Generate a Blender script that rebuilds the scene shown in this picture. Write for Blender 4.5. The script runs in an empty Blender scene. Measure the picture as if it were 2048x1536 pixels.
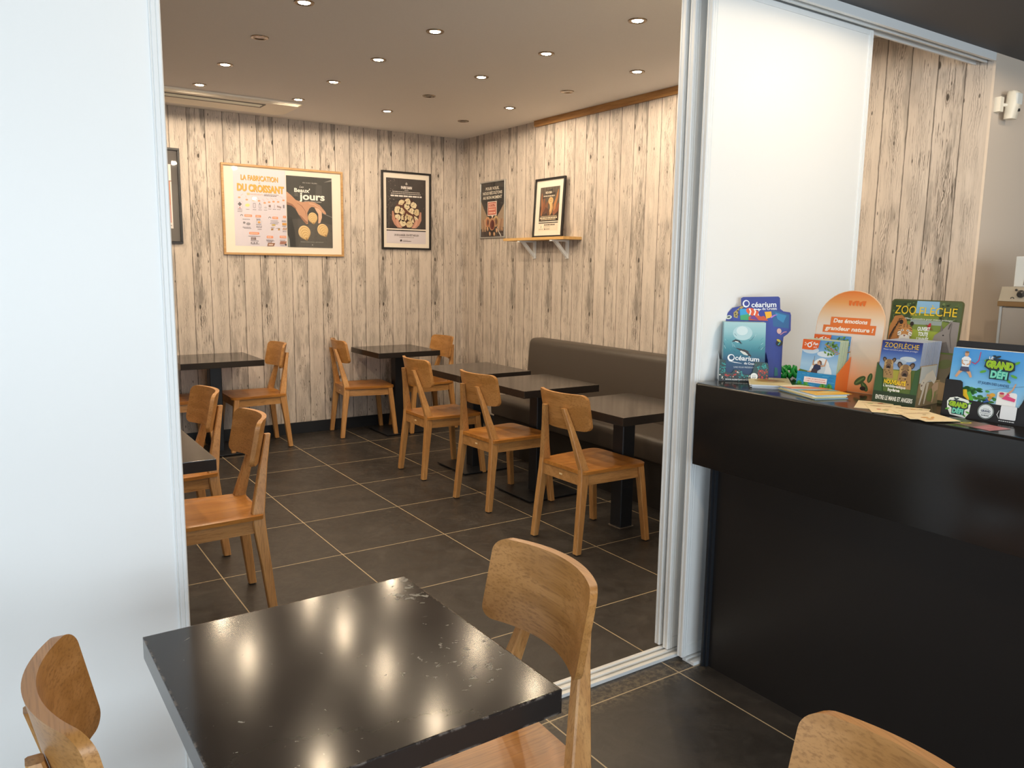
import bpy, bmesh, math, random
from mathutils import Matrix, Vector, Euler
random.seed(7)
S = bpy.context.scene
C = S.collection

# ------------------------------------------------------------------ camera
F_PX = 1577.259
RR = [[0.8309927, -0.5561139, 0.0137294], [-0.0706735, -0.1300226, -0.9889891], [0.5517757, 0.8208724, -0.1473504]]
cd = bpy.data.cameras.new('camera')
cam = bpy.data.objects.new('camera', cd); C.objects.link(cam)
cd.sensor_fit = 'HORIZONTAL'; cd.sensor_width = 36.0
cd.lens = F_PX / 2048.0 * 36.0
cd.clip_start = 0.02; cd.clip_end = 100
r, d, f = [Vector(v) for v in RR]
M = Matrix(((r.x, -d.x, -f.x, 0), (r.y, -d.y, -f.y, 0), (r.z, -d.z, -f.z, 1.48793), (0, 0, 0, 1)))
cam.matrix_world = M
S.camera = cam

# ------------------------------------------------------------------ view, world, daylight
S.view_settings.view_transform = 'Standard'
S.view_settings.look = 'None'
S.view_settings.gamma = 1.0
S.view_settings.exposure = 0.55
S.view_settings.use_curve_mapping = False
W = bpy.data.worlds.new('overcast_sky'); S.world = W; W.use_nodes = True
W.node_tree.nodes['Background'].inputs[0].default_value = (0.72, 0.85, 1.0, 1)
W.node_tree.nodes['Background'].inputs[1].default_value = 1.0

def area(name, loc, rot, sx, sy, power, col, spread=180):
    l = bpy.data.lights.new(name, 'AREA'); l.shape = 'RECTANGLE'; l.size = sx; l.size_y = sy
    l.energy = power; l.color = col; l.spread = math.radians(spread)
    o = bpy.data.objects.new(name, l); C.objects.link(o)
    o.location = loc; o.rotation_euler = rot
    return o
# daylight falling through the shop windows behind the camera
area('daylight_front', (0.2, -3.75, 1.5), (math.radians(90), 0, 0), 5.2, 2.1, 138, (0.82, 0.93, 1.0))
area('daylight_left', (-3.2, -1.2, 1.5), (math.radians(90), 0, math.radians(-90)), 3.0, 2.0, 70, (0.82, 0.93, 1.0))
LAMP_W = 5.9
WARM = (1.0, 0.82, 0.60)

# ------------------------------------------------------------------ helpers
def lin(c):
    if isinstance(c, str):
        c = c.lstrip('#'); c = c if len(c) == 6 else ''.join(q + q for q in c); c = tuple(int(c[i:i+2], 16) / 255 for i in (0, 2, 4))
    return tuple((x / 12.92 if x <= 0.04045 else ((x + 0.055) / 1.055) ** 2.4) for x in c) + (1.0,)

def newmat(name):
    m = bpy.data.materials.new(name); m.use_nodes = True
    nt = m.node_tree
    return m, nt, nt.nodes['Principled BSDF']

def plain(name, col, rough=0.5, metal=0.0, noise=0.0, nscale=30, bump=0.0, coat=0.0, spec=0.5):
    m, nt, b = newmat(name)
    b.inputs['Roughness'].default_value = rough
    b.inputs['Metallic'].default_value = metal
    b.inputs['Specular IOR Level'].default_value = spec
    if coat: b.inputs['Coat Weight'].default_value = coat
    c = lin(col)
    b.inputs['Base Color'].default_value = c
    if noise or bump:
        tc = nt.nodes.new('ShaderNodeTexCoord'); n = nt.nodes.new('ShaderNodeTexNoise')
        n.inputs['Scale'].default_value = nscale; n.inputs['Detail'].default_value = 4
        nt.links.new(tc.outputs['Object'], n.inputs['Vector'])
        if noise:
            mx = nt.nodes.new('ShaderNodeMix'); mx.data_type = 'RGBA'
            mx.inputs[6].default_value = tuple(x * (1 - noise) for x in c[:3]) + (1,)
            mx.inputs[7].default_value = tuple(min(1, x * (1 + noise)) for x in c[:3]) + (1,)
            nt.links.new(n.outputs['Fac'], mx.inputs[0]); nt.links.new(mx.outputs[2], b.inputs['Base Color'])
        if bump:
            bp = nt.nodes.new('ShaderNodeBump'); bp.inputs['Strength'].default_value = bump; bp.inputs['Distance'].default_value = 0.002
            nt.links.new(n.outputs['Fac'], bp.inputs['Height']); nt.links.new(bp.outputs[0], b.inputs['Normal'])
    return m

class NG:
    """tiny node graph helper"""
    def __init__(s, nt): s.nt = nt
    def n(s, t, **k):
        o = s.nt.nodes.new(t)
        for a, v in k.items(): setattr(o, a, v)
        return o
    def put(s, sock, v):
        if hasattr(v, 'is_linked') or hasattr(v, 'links'): s.nt.links.new(v, sock)
        else: sock.default_value = v
    def m(s, op, a, b=0.0, c=None, clamp=False):
        o = s.n('ShaderNodeMath', operation=op); o.use_clamp = clamp
        s.put(o.inputs[0], a); s.put(o.inputs[1], b)
        if c is not None: s.put(o.inputs[2], c)
        return o.outputs[0]
    def mix(s, f, a, b, blend='MIX'):
        o = s.n('ShaderNodeMix', data_type='RGBA', blend_type=blend)
        s.put(o.inputs[0], f); s.put(o.inputs[6], a); s.put(o.inputs[7], b)
        return o.outputs[2]
    def xyz(s, x, y, z):
        o = s.n('ShaderNodeCombineXYZ'); s.put(o.inputs[0], x); s.put(o.inputs[1], y); s.put(o.inputs[2], z); return o.outputs[0]
    def noise(s, v, scale=1, detail=3, rough=0.5, dist=0.0):
        o = s.n('ShaderNodeTexNoise'); s.put(o.inputs['Vector'], v)
        o.inputs['Scale'].default_value = scale; o.inputs['Detail'].default_value = detail
        o.inputs['Roughness'].default_value = rough; o.inputs['Distortion'].default_value = dist
        return o.outputs['Fac']
    def vor(s, v, scale=1, rnd=1.0, feat='F1'):
        o = s.n('ShaderNodeTexVoronoi', feature=feat); s.put(o.inputs['Vector'], v)
        o.inputs['Scale'].default_value = scale; o.inputs['Randomness'].default_value = rnd
        return o
    def ramp(s, f, lo, hi, a=0.0, b=1.0):
        o = s.n('ShaderNodeMapRange'); o.interpolation_type = 'SMOOTHSTEP'
        s.put(o.inputs[0], f); o.inputs[1].default_value = lo; o.inputs[2].default_value = hi
        o.inputs[3].default_value = a; o.inputs[4].default_value = b
        return o.outputs[0]
    def white(s, v):
        o = s.n('ShaderNodeTexWhiteNoise', noise_dimensions='1D'); s.put(o.inputs['W'], v); return o.outputs['Value']
    def bump(s, h, strength, dist=0.002):
        o = s.n('ShaderNodeBump'); o.inputs['Strength'].default_value = strength; o.inputs['Distance'].default_value = dist
        s.put(o.inputs['Height'], h); return o.outputs[0]

def plank_paper(name, axis, phase):
    """white-washed printed board wallpaper, boards 0.1345 m wide, pattern repeating every four boards"""
    m, nt, b = newmat(name); g = NG(nt)
    tc = g.n('ShaderNodeTexCoord'); sp = g.n('ShaderNodeSeparateXYZ'); nt.links.new(tc.outputs['Object'], sp.inputs[0])
    z = sp.outputs[2]
    u0 = g.m('ADD', g.m('SUBTRACT', sp.outputs[axis], phase), 26.9)
    wob = g.m('MULTIPLY', g.m('SUBTRACT', g.noise(g.xyz(0.0, 0.0, g.m('MULTIPLY', z, 4.0)), 3, 2), 0.5), 0.005)
    q0 = g.m('DIVIDE', g.m('ADD', u0, wob), 0.1345)
    q = g.m('MODULO', q0, 4.0); u = g.m('MULTIPLY', q, 0.1345)
    pid = g.m('FLOOR', q); fr = g.m('SUBTRACT', q, pid)
    off = g.m('MULTIPLY', pid, 3.7)
    def is_(k): return g.m('COMPARE', pid, float(k), 0.1)
    heavy = g.m('ADD', is_(1), g.m('MULTIPLY', is_(3), 0.45))
    lit = g.m('SUBTRACT', 1.0, heavy)
    cxx = g.m('SUBTRACT', fr, 0.5)
    base = g.mix(g.noise(g.xyz(g.m('MULTIPLY', u, 5.0), off, g.m('MULTIPLY', z, 1.2)), 2, 4), lin('#dcd0c4'), lin('#bbaea2'))
    # soft grey staining, strongest on the heavy boards
    st = g.noise(g.xyz(g.m('MULTIPLY', u, 16.0), off, g.m('MULTIPLY', z, 3.2)), 1, 4, 0.6)
    base = g.mix(g.m('MULTIPLY', g.ramp(st, 0.46, 0.66), g.m('ADD', 0.30, g.m('MULTIPLY', heavy, 0.50))), base, lin('#7f7871'))
    # cathedral grain: nested arches around a wandering centre line
    cen = g.m('MULTIPLY', g.m('SUBTRACT', g.noise(g.xyz(0.0, off, g.m('MULTIPLY', z, 1.7)), 1, 2), 0.5), 0.7)
    rr = g.m('ABSOLUTE', g.m('SUBTRACT', cxx, cen))
    wv = g.noise(g.xyz(g.m('MULTIPLY', cxx, 3.0), off, g.m('MULTIPLY', z, 9.0)), 1, 3, 0.6)
    gl = g.m('SINE', g.m('ADD', g.m('MULTIPLY', rr, 85.0), g.m('MULTIPLY', wv, 26.0)))
    core = g.m('MULTIPLY', g.ramp(rr, 0.10, 0.34, 1, 0), g.ramp(g.noise(g.xyz(2.0, off, g.m('MULTIPLY', z, 2.3)), 1, 2), 0.38, 0.55))
    base = g.mix(g.m('MULTIPLY', g.m('MULTIPLY', g.ramp(gl, 0.1, 0.9), core), g.m('ADD', 0.38, g.m('MULTIPLY', heavy, 0.5))), base, lin('#544c46'))
    # fine fibres
    fi = g.noise(g.xyz(g.m('MULTIPLY', u, 260.0), off, g.m('MULTIPLY', z, 7.0)), 1, 4, 0.65)
    base = g.mix(g.m('MULTIPLY', g.ramp(fi, 0.53, 0.70), g.m('ADD', 0.45, g.m('MULTIPLY', heavy, 0.4))), base, lin('#746b62'))
    # long dark cracks and dashes
    cr = g.noise(g.xyz(g.m('MULTIPLY', u, 120.0), g.m('ADD', off, 9.0), g.m('MULTIPLY', z, 5.5)), 1, 3, 0.62)
    thr = g.m('SUBTRACT', cr, g.m('MULTIPLY', heavy, -0.045))
    base = g.mix(g.m('MULTIPLY', g.ramp(thr, 0.65, 0.69), 0.78), base, lin('#3f3833'))
    # knots: ringed patches and small black dots
    kv = g.vor(g.xyz(g.m('MULTIPLY', u, 12.0), off, g.m('MULTIPLY', z, 5.0)), 1, 0.9)
    kd = kv.outputs['Distance']; ks = g.n('ShaderNodeSeparateColor'); nt.links.new(kv.outputs['Color'], ks.inputs[0])
    big = g.m('GREATER_THAN', ks.outputs[0], 0.45)
    ring = g.ramp(g.m('SINE', g.m('MULTIPLY', kd, 90.0)), 0.0, 1.0)
    base = g.mix(g.m('MULTIPLY', g.m('MULTIPLY', g.ramp(kd, 0.16, 0.26, 1, 0), big), g.m('ADD', 0.22, g.m('MULTIPLY', ring, 0.38))), base, lin('#7a6e64'))
    dots = g.m('GREATER_THAN', ks.outputs[1], 0.15)
    base = g.mix(g.m('MULTIPLY', g.m('MULTIPLY', g.ramp(kd, 0.07, 0.12, 1, 0), dots), 0.9), base, lin('#2f2823'))
    kv2 = g.vor(g.xyz(g.m('MULTIPLY', u, 30.0), g.m('ADD', off, 50.0), g.m('MULTIPLY', z, 9.0)), 1, 1.0)
    k2 = g.n('ShaderNodeSeparateColor'); nt.links.new(kv2.outputs['Color'], k2.inputs[0])
    base = g.mix(g.m('MULTIPLY', g.m('MULTIPLY', g.ramp(kv2.outputs['Distance'], 0.06, 0.13, 1, 0), g.m('GREATER_THAN', k2.outputs[0], 0.6)), 0.85), base, lin('#3b332d'))
    # seams of uneven width
    e = g.m('MINIMUM', fr, g.m('SUBTRACT', 1.0, fr))
    wv2 = g.ramp(g.noise(g.xyz(off, 0.0, g.m('MULTIPLY', z, 9.0)), 1, 4), 0.35, 0.7, 0.014, 0.034)
    base = g.mix(g.m('MULTIPLY', g.m('LESS_THAN', e, wv2), 0.75), base, lin('#48403a'))
    nt.links.new(base, b.inputs['Base Color'])
    b.inputs['Roughness'].default_value = 0.62
    b.inputs['Specular IOR Level'].default_value = 0.3
    return m

def oak(name, light, mid, dark, axis=0, rough=0.38, band=True):
    m, nt, b = newmat(name); g = NG(nt)
    tc = g.n('ShaderNodeTexCoord'); sp = g.n('ShaderNodeSeparateXYZ'); nt.links.new(tc.outputs['Object'], sp.inputs[0])
    oi = g.n('ShaderNodeObjectInfo'); rnd = g.m('MULTIPLY', oi.outputs['Random'], 7.0)
    ax = [g.m('MULTIPLY', sp.outputs[i], (7.0 if i == axis else 210.0)) for i in range(3)]
    ax[0] = g.m('ADD', ax[0], rnd)
    v = g.xyz(*ax)
    n1 = g.noise(v, 1, 5, 0.62, 0.15)
    ax2 = [g.m('MULTIPLY', sp.outputs[i], (2.0 if i == axis else 26.0)) for i in range(3)]
    ax2[1] = g.m('ADD', ax2[1], rnd)
    n2 = g.noise(g.xyz(*ax2), 1, 2, 0.45, 0.3)
    c = g.mix(g.ramp(n2, 0.35, 0.65), lin(light), lin(mid))
    c = g.mix(g.m('MULTIPLY', g.ramp(n1, 0.45, 0.68), 0.6), c, lin(dark))
    if band:   # glued-up staves with slightly different tone
        other = {0: 1, 1: 2, 2: 1}[axis]
        sid = g.m('FLOOR', g.m('MULTIPLY', g.m('ADD', sp.outputs[other], 5.0), 14.0))
        c = g.mix(g.m('MULTIPLY', g.white(g.m('ADD', sid, rnd)), 0.28), c, lin(dark))
    nt.links.new(c, b.inputs['Base Color'])
    b.inputs['Roughness'].default_value = rough
    nt.links.new(g.bump(n1, 0.12, 0.0006), b.inputs['Normal'])
    return m

def tile_floor(name, px, py):
    m, nt, b = newmat(name); g = NG(nt)
    tc = g.n('ShaderNodeTexCoord'); sp = g.n('ShaderNodeSeparateXYZ'); nt.links.new(tc.outputs['Object'], sp.inputs[0])
    qx = g.m('DIVIDE', g.m('SUBTRACT', sp.outputs[0], px - 60.0), 0.6); qy = g.m('DIVIDE', g.m('SUBTRACT', sp.outputs[1], py - 60.0), 0.6)
    ix = g.m('FLOOR', qx); iy = g.m('FLOOR', qy)
    fx = g.m('SUBTRACT', qx, ix); fy = g.m('SUBTRACT', qy, iy)
    ex = g.m('MINIMUM', fx, g.m('SUBTRACT', 1.0, fx)); ey = g.m('MINIMUM', fy, g.m('SUBTRACT', 1.0, fy))
    grout = g.m('LESS_THAN', g.m('MINIMUM', ex, ey), 0.0042)
    tid = g.white(g.m('ADD', g.m('MULTIPLY', ix, 17.0), iy))
    off = g.m('MULTIPLY', tid, 40.0)
    v = g.xyz(g.m('ADD', sp.outputs[0], off), g.m('ADD', sp.outputs[1], off), 0.0)
    n1 = g.noise(v, 2.6, 6, 0.62, 1.4); n2 = g.noise(v, 11, 6, 0.7, 1.0)
    c = g.mix(g.ramp(n1, 0.35, 0.68), lin('#2c2927'), lin('#383431'))
    c = g.mix(g.m('MULTIPLY', g.ramp(n2, 0.56, 0.74), 0.45), c, lin('#4b4640'))
    # pale scuffs and trodden-in dust
    sc = g.noise(g.xyz(g.m('MULTIPLY', sp.outputs[0], 5.0), g.m('MULTIPLY', sp.outputs[1], 2.6), off), 1.8, 7, 0.72, 2.2)
    c = g.mix(g.m('MULTIPLY', g.ramp(sc, 0.64, 0.78), 0.30), c, lin('#7d7365'))
    dn = g.noise(tc.outputs['Object'], 45, 4, 0.7)
    edge = g.ramp(g.m('ABSOLUTE', g.m('SUBTRACT', sp.outputs[1], 1.955)), 0.02, 0.10, 1, 0)
    c = g.mix(g.m('MULTIPLY', g.m('MULTIPLY', edge, g.ramp(dn, 0.42, 0.6)), 0.4), c, lin('#857862'))
    c = g.mix(grout, c, lin('#b3a182'))
    nt.links.new(c, b.inputs['Base Color'])
    nt.links.new(g.ramp(n2, 0.3, 0.7, 0.34, 0.52), b.inputs['Roughness'])
    h = g.m('SUBTRACT', g.m('ADD', g.m('MULTIPLY', n1, 1.0), g.m('MULTIPLY', n2, 0.4)), g.m('MULTIPLY', grout, 0.8))
    nt.links.new(g.bump(h, 0.22, 0.006), b.inputs['Normal'])
    return m

def black_top(name, worn):
    """lacquered black steel-look top; worn=True adds chips and scratches near one side"""
    m, nt, b = newmat(name); g = NG(nt)
    tc = g.n('ShaderNodeTexCoord'); sp = g.n('ShaderNodeSeparateXYZ'); nt.links.new(tc.outputs['Object'], sp.inputs[0])
    o = tc.outputs['Object']
    n1 = g.noise(o, 3.2, 4, 0.6, 1.0)
    c = g.mix(n1, lin('#211e1d'), lin('#322c29'))
    # small scratches all over
    s1 = g.noise(g.xyz(g.m('MULTIPLY', g.m('ADD', sp.outputs[0], sp.outputs[1]), 22.0), g.m('MULTIPLY', g.m('SUBTRACT', sp.outputs[0], sp.outputs[1]), 150.0), 0.0), 1, 2, 0.5)
    c = g.mix(g.m('MULTIPLY', g.ramp(s1, 0.76, 0.80), 0.45 if worn else 0.2), c, lin('#8d8a84'))
    rough = g.ramp(g.noise(o, 5, 5, 0.6), 0.3, 0.7, 0.125, 0.155)
    # worn edges
    hx = g.m('SUBTRACT', 0.289 if worn else 0.292, g.m('ABSOLUTE', sp.outputs[0])); hy = g.m('SUBTRACT', 0.306 if worn else 0.294, g.m('ABSOLUTE', sp.outputs[1]))
    hz = g.m('SUBTRACT', 0.023, g.m('ABSOLUTE', sp.outputs[2]))
    hx, hy, hz = g.m('ABSOLUTE', hx), g.m('ABSOLUTE', hy), g.m('ABSOLUTE', hz)
    ed = g.m('MAXIMUM', g.m('MINIMUM', hx, hy), g.m('MINIMUM', g.m('MAXIMUM', hx, hy), hz))
    en = g.noise(o, 38, 4, 0.7)
    wearmask = g.m('MULTIPLY', g.ramp(ed, 0.0, 0.006 if worn else 0.004, 1, 0), g.ramp(en, 0.46, 0.6))
    c = g.mix(g.m('MULTIPLY', wearmask, 0.6), c, lin('#8b8178' if worn else '#7b6f60'))
    if worn:
        ch = g.noise(g.xyz(g.m('MULTIPLY', sp.outputs[0], 42.0), g.m('MULTIPLY', sp.outputs[1], 58.0), 0.3), 1, 4, 0.62, 0.6)
        right = g.ramp(sp.outputs[0], 0.10, 0.29)
        d1 = g.ramp(g.m('ADD', g.m('POWER', g.m('SUBTRACT', sp.outputs[0], 0.27), 2.0), g.m('POWER', g.m('SUBTRACT', sp.outputs[1], 0.22), 2.0)), 0.0, 0.012, 1, 0)
        d2 = g.ramp(g.m('ADD', g.m('POWER', g.m('SUBTRACT', sp.outputs[0], 0.18), 2.0), g.m('POWER', g.m('SUBTRACT', sp.outputs[1], -0.12), 2.0)), 0.0, 0.018, 1, 0)
        thr = g.m('ADD', g.m('MULTIPLY', g.m('MAXIMUM', d1, g.m('MULTIPLY', d2, 0.7)), 0.13), g.m('MULTIPLY', right, 0.02))
        chip = g.m('MULTIPLY', g.ramp(g.m('ADD', ch, thr), 0.70, 0.72), g.m('GREATER_THAN', sp.outputs[2], 0.018))
        c = g.mix(g.m('MULTIPLY', chip, 0.75), c, lin('#7f807b'))
        rough = g.m('ADD', rough, g.m('MULTIPLY', chip, 0.35))
    nt.links.new(c, b.inputs['Base Color']); nt.links.new(rough, b.inputs['Roughness'])
    nt.links.new(g.bump(g.noise(o, 150, 2, 0.5), 0.07, 0.0003), b.inputs['Normal'])
    b.inputs['Specular IOR Level'].default_value = 0.28
    return m

def glass_pane(name, rough=0.02, tint=(1, 1, 1, 1)):
    m = bpy.data.materials.new(name); m.use_nodes = True; nt = m.node_tree; nt.nodes.clear()
    o = nt.nodes.new('ShaderNodeOutputMaterial'); mx = nt.nodes.new('ShaderNodeMixShader')
    t = nt.nodes.new('ShaderNodeBsdfTransparent'); gl = nt.nodes.new('ShaderNodeBsdfGlossy'); fr = nt.nodes.new('ShaderNodeFresnel')
    t.inputs[0].default_value = tint; gl.inputs['Roughness'].default_value = rough; fr.inputs[0].default_value = 1.5
    ge = nt.nodes.new('ShaderNodeNewGeometry'); mt = nt.nodes.new('ShaderNodeMath'); mt.operation = 'MULTIPLY_ADD'; mt.inputs[1].default_value = -1; nt.links.new(ge.outputs['Backfacing'], mt.inputs[0]); mt.inputs[2].default_value = 1.0
    m2 = nt.nodes.new('ShaderNodeMath'); m2.operation = 'MULTIPLY'; nt.links.new(mt.outputs[0], m2.inputs[0]); nt.links.new(fr.outputs[0], m2.inputs[1]); nt.links.new(m2.outputs[0], mx.inputs[0]); nt.links.new(t.outputs[0], mx.inputs[1]); nt.links.new(gl.outputs[0], mx.inputs[2]); nt.links.new(mx.outputs[0], o.inputs[0])
    return m

def emit(name, col, s):
    m = bpy.data.materials.new(name); m.use_nodes = True; nt = m.node_tree; nt.nodes.clear()
    o = nt.nodes.new('ShaderNodeOutputMaterial'); e = nt.nodes.new('ShaderNodeEmission')
    e.inputs[0].default_value = tuple(col) + (1,); e.inputs[1].default_value = s
    nt.links.new(e.outputs[0], o.inputs[0]); return m

# mesh helpers ------------------------------------------------------
def box(bm, x0, x1, y0, y1, z0, z1, bev=0.0, seg=2):
    vs = [bm.verts.new(p) for p in ((x0, y0, z0), (x1, y0, z0), (x1, y1, z0), (x0, y1, z0), (x0, y0, z1), (x1, y0, z1), (x1, y1, z1), (x0, y1, z1))]
    fs = [bm.faces.new([vs[i] for i in q]) for q in ((3, 2, 1, 0), (4, 5, 6, 7), (0, 1, 5, 4), (1, 2, 6, 5), (2, 3, 7, 6), (3, 0, 4, 7))]
    if bev:
        es = set()
        for fa in fs: es.update(fa.edges)
        bmesh.ops.bevel(bm, geom=list(es), offset=bev, segments=seg, profile=0.7, affect='EDGES')

def prism(bm, pts, axis, a, b):
    """extrude 2D polygon pts along axis ('x','y','z') from a to b"""
    def P(p, t):
        return {'x': (t, p[0], p[1]), 'y': (p[0], t, p[1]), 'z': (p[0], p[1], t)}[axis]
    A = [bm.verts.new(P(p, a)) for p in pts]; B = [bm.verts.new(P(p, b)) for p in pts]
    n = len(pts)
    try:
        bm.faces.new(A[::-1]); bm.faces.new(B)
    except ValueError: pass
    for i in range(n): bm.faces.new((A[i], A[(i+1) % n], B[(i+1) % n], B[i]))

def loft(bm, secs):
    """secs: list of rings (lists of points) of equal length, capped"""
    R_ = [[bm.verts.new(p) for p in s] for s in secs]; n = len(R_[0])
    for a, b in zip(R_, R_[1:]):
        for i in range(n): bm.faces.new((a[i], a[(i+1) % n], b[(i+1) % n], b[i]))
    bm.faces.new(R_[0][::-1]); bm.faces.new(R_[-1])

def rect_ring(cx, cy, z, sx, sy, ch=0.004):
    x0, x1, y0, y1 = cx - sx/2, cx + sx/2, cy - sy/2, cy + sy/2
    return [(x0+ch, y0, z), (x1-ch, y0, z), (x1, y0+ch, z), (x1, y1-ch, z), (x1-ch, y1, z), (x0+ch, y1, z), (x0, y1-ch, z), (x0, y0+ch, z)]

def tube(bm, pts, rad, n=8):
    rings = []
    for i, p in enumerate(pts):
        p = Vector(p); a = Vector(pts[max(0, i-1)]); b = Vector(pts[min(len(pts)-1, i+1)])
        t = (b - a).normalized(); u = t.orthogonal().normalized(); w = t.cross(u)
        rr = rad[i] if isinstance(rad, (list, tuple)) else rad
        rings.append([tuple(p + rr * (math.cos(k*2*math.pi/n) * u + math.sin(k*2*math.pi/n) * w)) for k in range(n)])
    loft(bm, rings)

def lathe(bm, prof, n=32, cx=0, cy=0):
    """closed ring of revolution from a closed profile [(r,z)...]"""
    R_ = [[bm.verts.new((cx + r_*math.cos(k*2*math.pi/n), cy + r_*math.sin(k*2*math.pi/n), z_)) for k in range(n)] for r_, z_ in prof]
    m_ = len(prof)
    for i in range(m_):
        a, b = R_[i], R_[(i+1) % m_]
        for k in range(n): bm.faces.new((a[k], a[(k+1) % n], b[(k+1) % n], b[k]))

def disc(bm, r_, z_, n=24, cx=0, cy=0, th=0.001):
    prism(bm, [(cx + r_*math.cos(k*2*math.pi/n), cy + r_*math.sin(k*2*math.pi/n)) for k in range(n)], 'z', z_, z_ + th)

def obj(name, bm, mat, parent=None, smooth=False, angle=40):
    bmesh.ops.recalc_face_normals(bm, faces=bm.faces[:])
    me = bpy.data.meshes.new(name); bm.to_mesh(me); bm.free()
    for mm in (mat if isinstance(mat, (list, tuple)) else [mat]): me.materials.append(mm)
    o = bpy.data.objects.new(name, me); C.objects.link(o)
    if parent is not None: o.parent = parent
    if smooth:
        me.shade_smooth()
        try: me.set_sharp_from_angle(angle=math.radians(angle))
        except Exception: pass
    return o

def thing(name, label, cat, loc=(0, 0, 0), rotz=0.0, group=None):
    o = bpy.data.objects.new(name, None); C.objects.link(o); o.empty_display_size = 0.05
    o.location = loc; o.rotation_euler = (0, 0, rotz)
    tag(o, label, cat, group); return o

def tag(o, label, cat, group=None):
    o['label'] = label; o['category'] = cat
    if group: o['group'] = group
    return o

def struct(o):
    o['kind'] = 'structure'; return o

def dup(root, loc, rotz, label, group=None):
    r_ = root.copy(); C.objects.link(r_); r_.location = loc; r_.rotation_euler = (0, 0, rotz); r_['label'] = label
    if group: r_['group'] = group
    for ch in list(root.children):
        c = ch.copy(); C.objects.link(c); c.parent = r_
        for g_ in list(ch.children):
            e = g_.copy(); C.objects.link(e); e.parent = c
    return r_
BM = bmesh.new

# printed artwork: coloured shapes and lettering in one mesh -----------------
_pm = {}
def ink(col):
    if col.startswith('grad:') and col not in _pm:      # printed colour gradient running up the sheet: grad:z0:z1:#a:#b:#c...
        p = col.split(':'); m, nt, b = newmat('print_gradient'); g = NG(nt)
        tc = g.n('ShaderNodeTexCoord'); sp = g.n('ShaderNodeSeparateXYZ'); nt.links.new(tc.outputs['Object'], sp.inputs[0])
        rp_ = g.n('ShaderNodeValToRGB'); mr = g.n('ShaderNodeMapRange'); mr.inputs[1].default_value = float(p[1]); mr.inputs[2].default_value = float(p[2])
        nt.links.new(sp.outputs[2], mr.inputs[0]); nt.links.new(mr.outputs[0], rp_.inputs[0])
        cs = p[3:]; el = rp_.color_ramp.elements
        el[0].color = lin(cs[0]); el[1].color = lin(cs[-1])
        for i in range(1, len(cs) - 1): el.new(i / (len(cs) - 1)).color = lin(cs[i])
        nt.links.new(rp_.outputs[0], b.inputs['Base Color']); b.inputs['Roughness'].default_value = 0.45; _pm[col] = m
    if col not in _pm: _pm[col] = plain('print_' + col.strip('#'), col, 0.45)
    return _pm[col]

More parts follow.
